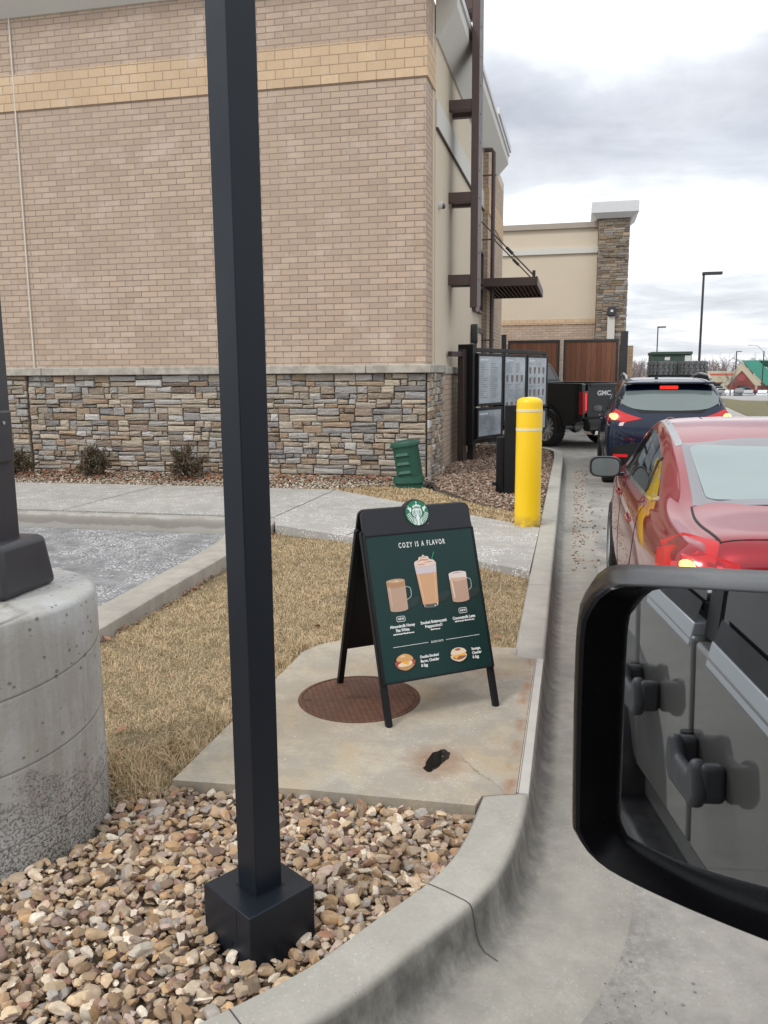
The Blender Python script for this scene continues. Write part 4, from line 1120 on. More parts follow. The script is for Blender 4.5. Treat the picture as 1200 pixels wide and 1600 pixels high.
label('blended beverage', .015, .3875, .005, sx=.95)
label('Coconutmilk Latte', .167, .418, .0125); label('with Starbucks\u00ae Blonde Espresso', .168, .4065, .0055, sx=.95)
for x in (-.146, .167):
    o_, i_ = rrect(x - .0215, x + .0215, .4425, .467, .008), rrect(x - .0195, x + .0195, .4445, .465, .0065)
    m = MB(); n = len(o_); m.add([(a, b, D0 + .0001) for a, b in o_ + i_], [(k, (k + 1) % n, n + (k + 1) % n, n + k) for k in range(n)], FM); m.build('new_badge', pr_mat('white_ink', WI), ps)
    text('NEW', x, .4505, .0095, .9, bold=.0005, space=1.15, name='badge_text')
text('GOOD EATS', .0145, .3315, .0085, .72, bold=.0003, space=1.35, name='caption')
printed('rule', [[(-.203, .3350), (-.030, .3350), (-.030, .3368), (-.203, .3368)], [(.058, .3350), (.233, .3350), (.233, .3368), (.058, .3368)]], WI, mname='white_ink')
for i, t in enumerate(('Double-Smoked', 'Bacon, Cheddar', '& Egg')): label(t, -.081, .272 - .0185 * i, .0118, align='LEFT', sx=.84)
for i, t in enumerate(('Sausage,', 'Cheddar', '& Egg')): label(t, .180, .272 - .0185 * i, .0118, align='LEFT', sx=.84)
# drinks, printed flat
def glass_print(cx, top, bot, wt, wb, ry, cols, skew=0):
    """a tumbler as stacked bands: cols = [(t0, t1, colour, name)] from the top"""
    def wat(t): return wt + (wb - wt) * t
    for t0, t1, c, nm in cols:
        y0, y1 = top + (bot - top) * t0, top + (bot - top) * t1; a, b = wat(t0), wat(t1)
        P = [(cx + a * cos(R(q)), y0 - ry * a / wt * sin(R(q)) * (1 if t0 else -1)) for q in range(0, 181, 15)][::-1] if not t0 else [(cx - a, y0), (cx + a, y0)]
        lo = [(cx + b * cos(R(q)), y1 - ry * b / wt * sin(R(q))) for q in range(0, 181, 15)]
        if not t0: poly = [(cx - a, y0)] + [(cx + a * cos(R(q)), y0 + ry * sin(R(q))) for q in range(165, 14, -15)] + [(cx + a, y0)] + lo
        else: poly = [(cx - a, y0), (cx + a, y0)] + lo
        printed(nm, [poly], c)
def handle_print(x, y0, y1, w):
    m = MB(); pts = spline([(x, y1), (x + w * .8, y1 - .006), (x + w, (y0 + y1) / 2 + .01), (x + w * .85, y0 + .012), (x - .001, y0)], 5)
    L = offs(pts, .0016); Rr = offs(pts, -.0016); n = len(pts)
    m.add([(a, b, D0 + .0002) for a, b in L + Rr], [(k, k + 1, n + k + 1, n + k) for k in range(n - 1)], FM); m.build('mug_handle_print', pr_mat('pale_glass_ink', (.36, .45, .43)), ps)
def shadow_print(x, y, w):  # the soft darker cast printed on the poster beside each drink
    printed('print_shade', [[(x, y), (x + w * .6, y + .006), (x + w, y + .03), (x + w * .9, y + .05), (x + w * .4, y + .045), (x, y + .03)]], (.007, .028, .026))
for a in ((-.11, .495, .07), (.045, .505, .07), (.20, .505, .07)): shadow_print(*a)
glass_print(-.148, .622, .496, .0455, .043, .010, [(0, 1, (.47, .31, .225), 'latte_print'), (.02, .16, (.42, .235, .12), 'latte_top_print')])
printed('foam_print', [circ(-.146, .6205, .038, 20, .0062)], (.55, .36, .20)); printed('foam_print', [circ(-.143, .6215, .009, 12, .0025)], (.75, .62, .48), mname='pale_foam_ink')
printed('sheen_print', [[(-.186, .60), (-.178, .60), (-.176, .51), (-.182, .51)]], (.56, .40, .32))
handle_print(-.104, .535, .594, .026)
glass_print(.0095, .681, .500, .0545, .0385, .009, [(0, .22, (.60, .53, .55), 'cream_print'), (.22, .97, (.60, .345, .19), 'iced_drink_print')])
printed('glass_base_print', [[(-.028, .503), (.046, .503), (.044, .490), (.030, .485), (-.010, .485), (-.025, .490)]], (.09, .10, .09)); printed('glint_print', [circ(.030, .4935, .003, 10), circ(.0425, .499, .002, 8, .006), circ(-.022, .4965, .002, 8, .004)], (.8, .8, .8), mname='white_ink')
printed('sheen_print', [[(-.036, .64), (-.028, .64), (-.019, .52), (-.025, .52)], [(.048, .64), (.053, .64), (.040, .52), (.036, .52)]], (.68, .44, .28), mname='warm_sheen_ink')
whip = spline([(-.045, .683), (-.040, .698), (-.024, .704), (-.018, .716), (-.004, .718), (.004, .727), (.012, .719), (.027, .716), (.034, .704), (.050, .700), (.060, .690), (.063, .680), (.04, .674), (.01, .672), (-.025, .674)], 4, True)
printed('whipped_cream_print', [whip], (.72, .58, .50)); 
printed('drizzle_print', [spline(p, 4, True) for p in ([(-.030, .692), (-.008, .700), (.018, .698), (.03, .705), (.016, .704), (-.008, .706)], [(-.014, .709), (.002, .713), (.02, .711), (.006, .717), (-.006, .714)], [(.0, .686), (.03, .690), (.052, .688), (.034, .694), (.01, .690)], [(-.036, .684), (-.01, .680), (.01, .683), (-.01, .685)])], (.55, .24, .12))
printed('straw_print', [[(.042, .700), (.046, .700), (.0625, .733), (.058, .735)]], (.02, .28, .13))
glass_print(.1645, .624, .503, .0455, .0435, .0105, [(0, 1, (.62, .46, .35), 'latte_print'), (.0, .20, (.70, .62, .57), 'milk_foam_print')])
printed('sheen_print', [[(.126, .60), (.134, .60), (.137, .515), (.131, .515)]], (.72, .58, .48), mname='pale_sheen_ink')
printed('drink_level_print', [[(.125, .606), (.204, .604), (.205, .59), (.126, .592)]], (.60, .40, .27))
printed('spice_print', [[(.135, .6245), (.16, .6300), (.196, .6265), (.165, .6275)]], (.30, .13, .07)); handle_print(.209, .542, .600, .022)
# sandwiches
def bun(cx, cy, w, c, kind):
    s = w / .1
    if kind == 0:
        printed('bun_print', [spline([(cx - .036 * s, cy - .022 * s), (cx, cy - .036 * s), (cx + .034 * s, cy - .024 * s), (cx + .040 * s, cy - .008 * s), (cx - .040 * s, cy - .006 * s)], 4, True)], (.52, .27, .12))
        printed('bacon_print', [spline([(cx - .050 * s, cy - .002 * s), (cx - .045 * s, cy + .008 * s), (cx, cy + .012 * s), (cx + .046 * s, cy + .006 * s), (cx + .050 * s, cy - .006 * s), (cx + .036 * s, cy - .014 * s), (cx - .036 * s, cy - .018 * s)], 4, True)], (.36, .07, .045))
        printed('egg_print', [spline([(cx - .034 * s, cy - .006 * s), (cx, cy + .006 * s), (cx + .03 * s, cy + .004 * s), (cx + .032 * s, cy - .012 * s), (cx, cy - .018 * s), (cx - .03 * s, cy - .016 * s)], 4, True)], (.78, .66, .45))
        printed('cheese_print', [[(cx - .022 * s, cy + .004 * s), (cx + .024 * s, cy + .006 * s), (cx + .014 * s, cy - .013 * s), (cx - .004 * s, cy - .006 * s)]], (.82, .42, .06))
        printed('bun_print', [spline([(cx - .040 * s, cy + .010 * s), (cx - .032 * s, cy + .028 * s), (cx, cy + .038 * s), (cx + .032 * s, cy + .026 * s), (cx + .040 * s, cy + .008 * s), (cx, cy + .004 * s)], 4, True)], (.62, .34, .13), mname='bun_top_ink')
        printed('bun_highlight_print', [circ(cx - .008 * s, cy + .027 * s, .013 * s, 14, .0055 * s)], (.76, .52, .27))
    else:
        printed('muffin_print', [spline([(cx - .040 * s, cy - .02 * s), (cx, cy - .036 * s), (cx + .036 * s, cy - .024 * s), (cx + .044 * s, cy), (cx, cy + .002 * s), (cx - .045 * s, cy)], 4, True)], (.72, .56, .42))
        printed('sausage_print', [spline([(cx - .03 * s, cy - .018 * s), (cx, cy - .026 * s), (cx + .034 * s, cy - .018 * s), (cx + .036 * s, cy - .006 * s), (cx - .03 * s, cy - .008 * s)], 4, True)], (.30, .13, .07))
        printed('cheese_print', [[(cx - .040 * s, cy - .002 * s), (cx + .042 * s, cy + .006 * s), (cx + .036 * s, cy - .010 * s), (cx + .002 * s, cy - .006 * s), (cx - .016 * s, cy - .020 * s)]], (.84, .50, .08))
        printed('muffin_print', [spline([(cx - .044 * s, cy + .004 * s), (cx - .034 * s, cy + .028 * s), (cx, cy + .036 * s), (cx + .034 * s, cy + .026 * s), (cx + .044 * s, cy + .008 * s), (cx, cy + .0)], 4, True)], (.78, .62, .46), mname='muffin_top_ink')
        printed('muffin_spot_print', [circ(cx - .002 * s, cy + .026 * s, .017 * s, 14, .006 * s)], (.36, .14, .08))
bun(-.157, .266, .098, None, 0); bun(.110, .262, .088, None, 1)

# --- round emblem on the header
emb = MB(); emb.prism(circ(.005, .917, .0575, 48), .0078, .0125, 'z', FM)
em = emb.build('emblem', pr_mat('emblem_green', (.0, .17, .075)), hp, bev=.0006)
ED = [.0129]
def ep(polys, c, nm):
    ED[0] += .00012; return printed('emblem_figure' , polys, c, em, nm, ED[0])
def E_(x, y): return (.005 + x * .0575, .917 + y * .0575)
def epoly(pts, smooth=True, closed=True):
    q = [E_(*p) for p in pts]; return spline(q, 4, True) if smooth else q
def mir(pts): return [(-x, y) for x, y in pts][::-1]
Wc = (.72, .82, .78); G = (.0, .17, .075)
hair = [(-.10, .40), (-.32, .34), (-.42, .12), (-.40, -.12), (-.30, -.36), (-.33, -.62), (-.40, -.86), (-.2, -.955), (.2, -.955), (.40, -.86), (.33, -.62), (.30, -.36), (.40, -.12), (.42, .12), (.32, .34), (.10, .40)]
ep([epoly(hair)], Wc, 'emblem_white')
# green hair waves
def wave(x0, amp, y0, y1, w, ph=0, lean=0):
    L = []; Rr = []; n = 16
    for i in range(n + 1):
        t = i / n; y = y0 + (y1 - y0) * t; x = x0 + lean * t + amp * sin(t * 2 * pi + ph)
        ww = w * (1 - .35 * t); L.append((x - ww / 2, y)); Rr.append((x + ww / 2, y))
    return [E_(*p) for p in L + Rr[::-1]]
for sgn in (1, -1):
    for x0, amp, y0, y1, w, ln in ((-.345, .03, .16, -.84, .045, .03), (-.255, .04, .22, -.93, .05, .02)):
        ep([wave(sgn * x0, sgn * amp, y0, y1, w, 0, sgn * ln)], G, 'emblem_green')
face = [(-.17, .20), (-.15, .02), (-.06, -.10), (.06, -.10), (.15, .02), (.17, .20), (.12, .33), (-.12, .33)]
ep([epoly([(x * 1.18, y * 1.05) for x, y in face])], G, 'emblem_green'); ep([epoly(face)], Wc, 'emblem_white')
body = [(-.08, -.14), (-.12, -.28), (-.17, -.40), (-.13, -.56), (-.09, -.74), (-.13, -.955), (.13, -.955), (.09, -.74), (.13, -.56), (.17, -.40), (.12, -.28), (.08, -.14)]
ep([epoly([(x * 1.45, y) for x, y in body])], G, 'emblem_green'); ep([epoly(body)], Wc, 'emblem_white')
ep([epoly([(-.12, .17), (-.08, .20), (-.04, .17), (-.08, .15)]), epoly([(.12, .17), (.08, .20), (.04, .17), (.08, .15)]), epoly([(-.02, .16), (.015, .16), (.03, .06), (-.02, .05)]), epoly([(-.06, .0), (0, .02), (.06, .0), (0, -.03)])], G, 'emblem_green')
crown = [(-.34, .42), (-.36, .62), (-.25, .55), (-.20, .70), (-.11, .60), (0, .80), (.11, .60), (.20, .70), (.25, .55), (.36, .62), (.34, .42), (.0, .50)]
ep([epoly(crown, False)], Wc, 'emblem_white')
star = [(.10 * (1 if i % 2 == 0 else .42) * sin(i * pi / 5), .86 + .10 * (1 if i % 2 == 0 else .42) * cos(i * pi / 5)) for i in range(10)]
ep([epoly(star, False)], Wc, 'emblem_white')
ep([epoly([(-.26, .47), (0, .55), (.26, .47), (.26, .50), (0, .58), (-.26, .50)], False)], G, 'emblem_green')
for sgn in (1, -1):
    tl = [(-.62, .10), (-.70, .28), (-.86, .42), (-.74, .44), (-.76, .62), (-.64, .46), (-.50, .44), (-.48, .30), (-.54, .10)]
    ep([epoly([(x * sgn, y) for x, y in (tl if sgn > 0 else tl[::-1])])], Wc, 'emblem_white')
    for k in range(7):
        a = R(184 + 10.5 * k); r0, r1 = .64 - .012 * k, .92
        c0, c1 = (cos(a) * r0, sin(a) * r0 + .06), (cos(a + .06) * r1, sin(a + .06) * r1)
        t = R(90) + a; wx, wy = cos(t) * .034, sin(t) * .034
        q = [(c0[0] + wx * .6, c0[1] + wy * .6), (c1[0] + wx, c1[1] + wy), (c1[0] - wx * .8, c1[1] - wy * .8), (c0[0] - wx, c0[1] - wy)]
        ep([epoly([(x * sgn, y) for x, y in q])], Wc, 'emblem_white')
text('\u2122', .055, .861, .005, parent=hp, d=.0079, name='emblem_mark')

# ------------------------------------------------------------------ vehicles
def body_mesh(name, secs, mat, parent, sub=2, wells=(), well_r=.36, well_w=.30, crease=None):
    """secs: [(y, w, zb, zbelt, wr, zr, (optional flare))] -> closed, subdivided, then cut for the wheels"""
    def pts(y, w, zb, zs, wr, zr, mid=None):
        zm = zb + (zs - zb) * .5
        return [(0, zb), (w * .78, zb), (w - .035, zb + .04), (w - .004, zb + (zs - zb) * .3), (w, zm + .04), (w - .012, zs - .10), (w - .045, zs - .015),
                (w - .085, zs + .01), ((w - .085) * .5 + wr * .5 + .012, zs * .5 + zr * .5), (wr, zr - .055), (wr - .05, zr - .018), (wr * .62, zr - .004), (0, zr)]
    bm = bmesh.new(); rows = []
    for s in secs:
        P = pts(*s[:6]); full = [(-x, z) for x, z in P[1:-1]][::-1]
        loop = P + full     # bottom centre, right side up to the top centre, left side back down
        rows.append([bm.verts.new((x, s[0], z)) for x, z in loop])
    n = len(rows[0])
    for a, b in zip(rows, rows[1:]):
        for j in range(n): bm.faces.new((a[j], a[(j + 1) % n], b[(j + 1) % n], b[j]))
    bm.faces.new(rows[0][::-1]); bm.faces.new(rows[-1])
    bmesh.ops.recalc_face_normals(bm, faces=bm.faces)
    cr = bm.edges.layers.float.new('crease_edge')
    for e in bm.edges:
        a, b = e.verts
        if crease and crease(a.co, b.co): e[cr] = crease(a.co, b.co)
    me = bpy.data.meshes.new(name); bm.to_mesh(me); bm.free()
    o = bpy.data.objects.new(name, me); col.objects.link(o)
    s = o.modifiers.new('s', 'SUBSURF'); s.levels = s.render_levels = sub
    cut = []
    if wells:
        c = MB()
        for wy, sx, zc in wells:
            c2 = MB().tube([(sx * (WWID[0] - well_w), wy, zc), (sx * (WWID[0] + .3), wy, zc)], well_r, 40)
            c.add(c2.v, c2.f)
        co_ = c.build('cutter', mat); b = o.modifiers.new('b', 'BOOLEAN'); b.operation = 'DIFFERENCE'; b.object = co_; b.solver = 'EXACT'; cut.append(co_)
        bmx = bmesh.new(); bmx.from_mesh(co_.data); bmesh.ops.recalc_face_normals(bmx, faces=bmx.faces); bmx.to_mesh(co_.data); bmx.free()
    dg = bpy.context.evaluated_depsgraph_get(); me2 = bpy.data.meshes.new_from_object(o.evaluated_get(dg))
    for c in cut: bpy.data.objects.remove(c)
    bpy.data.objects.remove(o)
    me2.name = name; me2.materials.clear(); me2.materials.append(mat)
    for p in me2.polygons: p.use_smooth = True
    me2.set_sharp_from_angle(angle=R(45))
    o = bpy.data.objects.new(name, me2); col.objects.link(o); o.parent = parent
    bm = bmesh.new(); bm.from_mesh(me2); tree = BVHTree.FromBMesh(bm); bm.free()
    return o, tree
WWID = [.9]
M_dmirror = glass_mat('door_mirror_glass', (.10, .125, .13), .05, 1.6, 1)
def patch(name, tree, poly, view, mat, parent, off=.004, step=.05, rim=.012, slat=None):
    """a panel that lies on the body: poly in the 2D of a view, cast onto the body.
    view: 'L','R' (poly = y,z), 'B' from behind (x,z), 'T' from above (x,y), 'F' from the front"""
    vs2, fs = cdt_sheet(poly, step=step)
    ray = {'L': lambda a, b: ((-3, a, b), (1, 0, 0)), 'R': lambda a, b: ((3, a, b), (-1, 0, 0)), 'B': lambda a, b: ((a, -2, b), (0, 1, 0)),
           'F': lambda a, b: ((a, 8, b), (0, -1, 0)), 'T': lambda a, b: ((a, b, 4), (0, 0, -1))}[view]
    V = []; Nn = []; last = None
    for a, b in vs2:
        o, d = ray(a, b); h, nr, _, _ = tree.ray_cast(Vector(o), Vector(d))
        if h is None: h, nr, _, _ = tree.find_nearest(Vector(o) + Vector(d) * (2.4 if view in 'LR' else 2))
        if nr.dot(Vector(d)) > 0: nr = -nr
        V.append(h + nr * off); Nn.append(nr)
    # skirt so that the panel has an edge
    k = len(V); n = len(poly); ring = list(range(n))
    cnt = {}
    for f in fs:
        for i in range(len(f)):
            e = (f[i], f[(i + 1) % len(f)]); cnt[tuple(sorted(e))] = cnt.get(tuple(sorted(e)), 0) + 1
    m = MB(); m.add(V, fs); low = {}
    for (a, b), c in cnt.items():
        if c == 1:
            for q in (a, b):
                if q not in low: low[q] = len(m.v); m.v.append(tuple(V[q] - Nn[q] * (off + .01)))
            m.f.append([a, b, low[b], low[a]]); m.mi.append(0)
    o = m.build(name, mat, parent, smooth=True)
    bm = bmesh.new(); bm.from_mesh(o.data); bmesh.ops.recalc_face_normals(bm, faces=bm.faces)
    dv = Vector(ray(0, 0)[1])
    if sum(f.normal.dot(dv) * f.calc_area() for f in bm.faces) > 0: bmesh.ops.reverse_faces(bm, faces=bm.faces)
    bm.to_mesh(o.data); bm.free(); return o
def strip(name, tree, pts, w, view, mat, parent, off=.003, per=6, smooth=True):
    p = spline(pts, per) if smooth else pts; a = offs(p, w / 2); b = offs(p, -w / 2)
    return patch(name, tree, a + b[::-1], view, mat, parent, off, None)
def wheel(parent, x, y, z, r, w, side, spokes=10, name='wheel'):
    """rim is the part, tyre and spokes its sub-parts; side = +1 faces +x"""
    Mx = Matrix.Translation((x, y, z)) @ Matrix.Rotation(R(90) * side, 4, 'Y')
    rr = r * .68
    m = MB().lathe([(.001, w * .02), (rr * .22, w * .05), (rr * .25, w * .12), (rr * .25, -w * .1), (rr * .9, -w * .18), (rr * .97, w * .40), (rr * 1.03, w * .48), (rr * 1.03, -w * .45)], 40, Mx)
    for k in range(spokes):
        a = 2 * pi * k / spokes; q = Mx @ Matrix.Rotation(a, 4, 'Z')
        m.add([(rr * .2, -rr * .07, w * .1), (rr * .2, rr * .07, w * .1), (rr * .98, rr * .09, w * .36), (rr * .98, -rr * .09, w * .36), (rr * .2, -rr * .06, -w * .05), (rr * .2, rr * .06, -w * .05), (rr * .95, rr * .07, w * .1), (rr * .95, -rr * .07, w * .1)],
              [(0, 1, 2, 3), (7, 6, 5, 4), (0, 4, 5, 1), (1, 5, 6, 2), (2, 6, 7, 3), (3, 7, 4, 0)], q)
    rim = m.build(name, M_alu, parent, smooth=False)
    t = MB().lathe([(rr, -w * .46), (r * .93, -w * .5), (r * .985, -w * .42), (r, -w * .3), (r, w * .3), (r * .985, w * .42), (r * .93, w * .5), (r * .8, w * .515), (rr * 1.0, w * .46), (rr * 1.0, -w * .46)], 48, Mx, False)
    for k in range(36):
        a = 2 * pi * k / 36; q = Mx @ Matrix.Rotation(a, 4, 'Z')
        for s0, s1 in ((-.44, -.06), (.06, .44)): t.box(r * .985, r * 1.008, -.016, .016, w * s0, w * s1, q)
    t.build('tyre', M_rubber, rim, smooth=True); return rim
def door_mirror(parent, x, y, z, side, mat, s=1.0, sh=.10):
    m = MB(); c = oval(.115 * s, .078 * s, 24, 3.4)
    secs = []
    for yy, k in ((0, 1), (.03, 1.03), (.10, .86), (.14, .5)): secs.append(([(px * k, pz * k) for px, pz in c], yy))
    n = len(c); vs = [(x + side * sh * s + px, y + yy, z + pz - .1 * 0) for ring, yy in secs for px, pz in ring]
    fs = [(i * n + j, i * n + (j + 1) % n, (i + 1) * n + (j + 1) % n, (i + 1) * n + j) for i in range(len(secs) - 1) for j in range(n)] + [[(len(secs) - 1) * n + j for j in range(n)], list(range(n))[::-1]]
    m.add(vs, fs); m.box(min(x - side * .13, x), max(x - side * .13, x), y + .05, y + .10, z - .07, z - .045)
    h = m.build('door_mirror', mat, parent, smooth=True)
    g = MB(); g.prism([(x + side * sh * s + px * .88, z + pz * .86) for px, pz in c], y - .004, y - .001, 'y'); g.build('mirror_glass', M_dmirror, h); return h
GLASS_YAW, GLASS_PITCH = 4.5, 3
# ---- red saloon (rear at y = 0, front at +y, wheels on z = 0)
RD = -.15
red = empty('red_saloon', (1.20, 3.12, RD)); tag(red, 'glossy red saloon car with lit tail lamp, nearest car ahead of the wing mirror', 'car')
WWID[0] = .9
secs = [(0.0, .76, .34, .88, .60, .93), (.025, .83, .28, .96, .66, 1.02), (.10, .868, .22, .99, .70, 1.06), (.16, .878, .21, .99, .72, 1.068), (.35, .892, .2, .995, .74, 1.075), (.62, .90, .19, 1.0, .755, 1.085), (.90, .905, .19, 1.01, .745, 1.15), (1.30, .905, .19, 1.01, .725, 1.275),
        (1.85, .905, .19, .995, .71, 1.39), (2.5, .905, .19, .98, .70, 1.395), (2.95, .905, .19, .96, .70, 1.30), (3.45, .90, .19, .94, .72, 1.09), (3.75, .895, .19, .91, .72, .985),
        (4.25, .865, .2, .83, .62, .88), (4.52, .79, .25, .72, .55, .76), (4.62, .66, .3, .60, .48, .63)]
rb_, rt = body_mesh('body', secs, M_red, red, 2, wells=[(.98, s, .32) for s in (-1, 1)] + [(3.72, s, .32) for s in (-1, 1)], well_r=.36)
# rear window with a grey border band
bor = [(-.655, 1.035), (-.52, 1.345), (.52, 1.345), (.655, 1.035), (.4, 1.02), (-.4, 1.02)]
def onto_back(name, tree, poly_xy, mat, parent, off, step=.06): return patch(name, tree, poly_xy, 'T', mat, parent, off, step)
bo1 = onto_back('rear_window', rt, spline([(-.685, .66), (-.675, .80), (-.665, 1.05), (-.655, 1.40), (-.65, 1.46)], 4) + spline([(-.35, 1.50), (0, 1.51), (.35, 1.50), (.65, 1.46)], 4)[0:] + spline([(.655, 1.40), (.665, 1.05), (.675, .80), (.685, .66)], 4) + [(.4, .635), (0, .625), (-.4, .635)], M_frit, red, .003)
onto_back('pane', rt, rrect(-.622, .622, .705, 1.40, .06, 5), M_rglass, bo1, .0055)
sp = MB()
for k in range(11): pass
# seams
strip('boot_edge', rt, [(-.655, .105), (-.3, .085), (0, .08), (.3, .085), (.655, .105)], .006, 'T', M_black, red, .002)
strip('boot_seam', rt, [(-.692, .655), (-.700, .50), (-.695, .36), (-.68, .24), (-.66, .11)], .010, 'T', M_black, red, .0022)
strip('boot_seam', rt, [(.692, .655), (.700, .50), (.695, .36), (.68, .24), (.66, .11)], .010, 'T', M_black, red, .0022)
strip('roof_seam', rt, [(-.662, 1.44), (-.665, 1.8), (-.655, 2.3), (-.64, 2.75)], .035, 'T', M_graysteel, red, .002)
strip('roof_seam', rt, [(.662, 1.44), (.665, 1.8), (.655, 2.3), (.64, 2.75)], .035, 'T', M_graysteel, red, .002)
for v, s in (('L', -1), ('R', 1)):
    win = [(1.00, 1.068), (1.10, 1.105), (1.35, 1.185), (1.65, 1.25), (1.95, 1.295), (2.3, 1.305), (2.6, 1.285), (2.9, 1.20), (3.22, 1.03), (3.30, .985), (2.9, .985), (2.2, 1.005), (1.45, 1.03), (1.10, 1.045)]
    w_ = patch('side_window', rt, win, v, M_glass, red, .003, .08)
    strip('window_trim', rt, [(.97, 1.062), (1.09, 1.037), (1.45, 1.020), (2.2, .996), (2.9, .976), (3.32, .972)], .016, v, M_chrome, w_, .005, smooth=False)
    strip('pillar', rt, [(1.45, 1.20), (1.38, 1.04)], .06, v, M_black, w_, .0055, smooth=False)
    strip('pillar', rt, [(2.42, 1.29), (2.36, 1.01)], .09, v, M_black, w_, .0055, smooth=False)
    for pts in ([(1.15, 1.0), (1.20, .75), (1.40, .55), (1.46, .28)], [(2.42, .98), (2.42, .6), (2.42, .26)], [(3.42, .93), (3.36, .6), (3.34, .26)]):
        strip('door_seam', rt, pts, .008, v, M_black, red, .002)
    for y in (1.55, 2.62):
        h = MB().tube([(s * .885, y, .845), (s * .900, y + .03, .85), (s * .902, y + .15, .855), (s * .885, y + .19, .86)], .010, 8); h.build('door_handle', M_red, red, smooth=True)
    lt = [(.0, .82), (.01, .965), (.06, .995), (.20, .99), (.34, .95), (.26, .88), (.16, .82)]
    lm = patch('tail_lamp', rt, lt, v, M_lens, red, .006, .05)
    bk_ = [(s * x, z) for x, z in ((.66, 1.025), (.60, .82), (.72, .80), (.84, .82), (.865, .985), (.77, 1.025))]
    if s < 0: bk_ = bk_[::-1]
    l2 = patch('tail_lamp', rt, bk_, 'B', M_lens, red, .0065, .05)
    patch('lamp_core', rt, circ(s * .775, .945, .026, 12, .020), 'B', M_amber, l2, .009, None)
    bl_ = [(s * x, z) for x, z in ((.66, 1.025), (.60, .82))]; strip('lamp_seam', rt, bl_, .010, 'B', M_black, red, .0075, smooth=False)
    patch('lit_element', rt, [(s * .64, .86), (s * .66, .95), (s * .80, .95), (s * .81, .86)][::int(s)], 'B', M_lenshot, l2, .0075, None)
    door_mirror(red, s * .885, 2.88, 1.0, s, M_plastic, .92)
    for y in (.98, 3.72): wheel(red, s * .80, y, .32, .325, .2, s)
patch('rear_bumper', rt, [(-.6, .30), (-.6, .44), (.6, .44), (.6, .30)], 'B', M_black, red, .005, .1)
MB().prism(rrect(-.26, .26, .58, .70, .01), -.012, .0, 'y').build('number_plate', M_label, red)

# ---- navy crossover
nav = empty('navy_crossover', (1.32, 12.35, RD)); tag(nav, 'dark navy crossover with lit brake lamps queueing between the red saloon and the pickup', 'car')
WWID[0] = .88
secs = [(0.0, .74, .40, .72, .62, .80), (.05, .84, .32, .98, .74, 1.02), (.12, .865, .28, 1.05, .76, 1.12), (.26, .875, .26, 1.06, .71, 1.28), (.42, .88, .25, 1.06, .655, 1.46), (.60, .88, .25, 1.06, .64, 1.545), (1.2, .88, .25, 1.04, .63, 1.585),
        (2.2, .88, .25, 1.01, .62, 1.58), (2.7, .88, .25, .99, .62, 1.50), (3.2, .875, .25, .97, .66, 1.2), (3.45, .87, .25, .95, .68, 1.05), (4.0, .85, .26, .88, .62, .95), (4.25, .78, .3, .78, .55, .82), (4.33, .66, .36, .66, .5, .70)]
nb, nt = body_mesh('body', secs, M_navy, nav, 2, wells=[(.85, s, .34) for s in (-1, 1)] + [(3.45, s, .34) for s in (-1, 1)], well_r=.37)
rw = [(-.65, 1.42), (.65, 1.42), (.735, 1.22), (.70, 1.18), (.42, 1.08), (-.38, 1.08), (-.70, 1.18), (-.735, 1.22)]
rg = patch('rear_window', nt, rw, 'B', M_black, nav, .004, .06)
patch('pane', nt, spline([(-.60, 1.38), (.60, 1.38), (.66, 1.25), (.62, 1.19), (.38, 1.12), (-.36, 1.12), (-.62, 1.19), (-.66, 1.25)], 3, True), 'B', M_kglass, rg, .007, .06)
MB().tube([(.02, .16, 1.10), (.30, .18, 1.155), (.50, .19, 1.150)], [.018, .014, .01], 8).tube([(.02, .16, 1.10), (.09, .16, 1.135), (.04, .12, 1.09)], .022, 8).build('rear_wiper', M_black, rg, smooth=True)
MB().box(-.62, .62, .30, .52, 1.485, 1.515).build('spoiler', M_navy, nav, bev=.012)
patch('brake_light_bar', nt, rrect(-.125, .125, 1.415, 1.437, .008), 'B', M_lenshot, nav, .03, None)
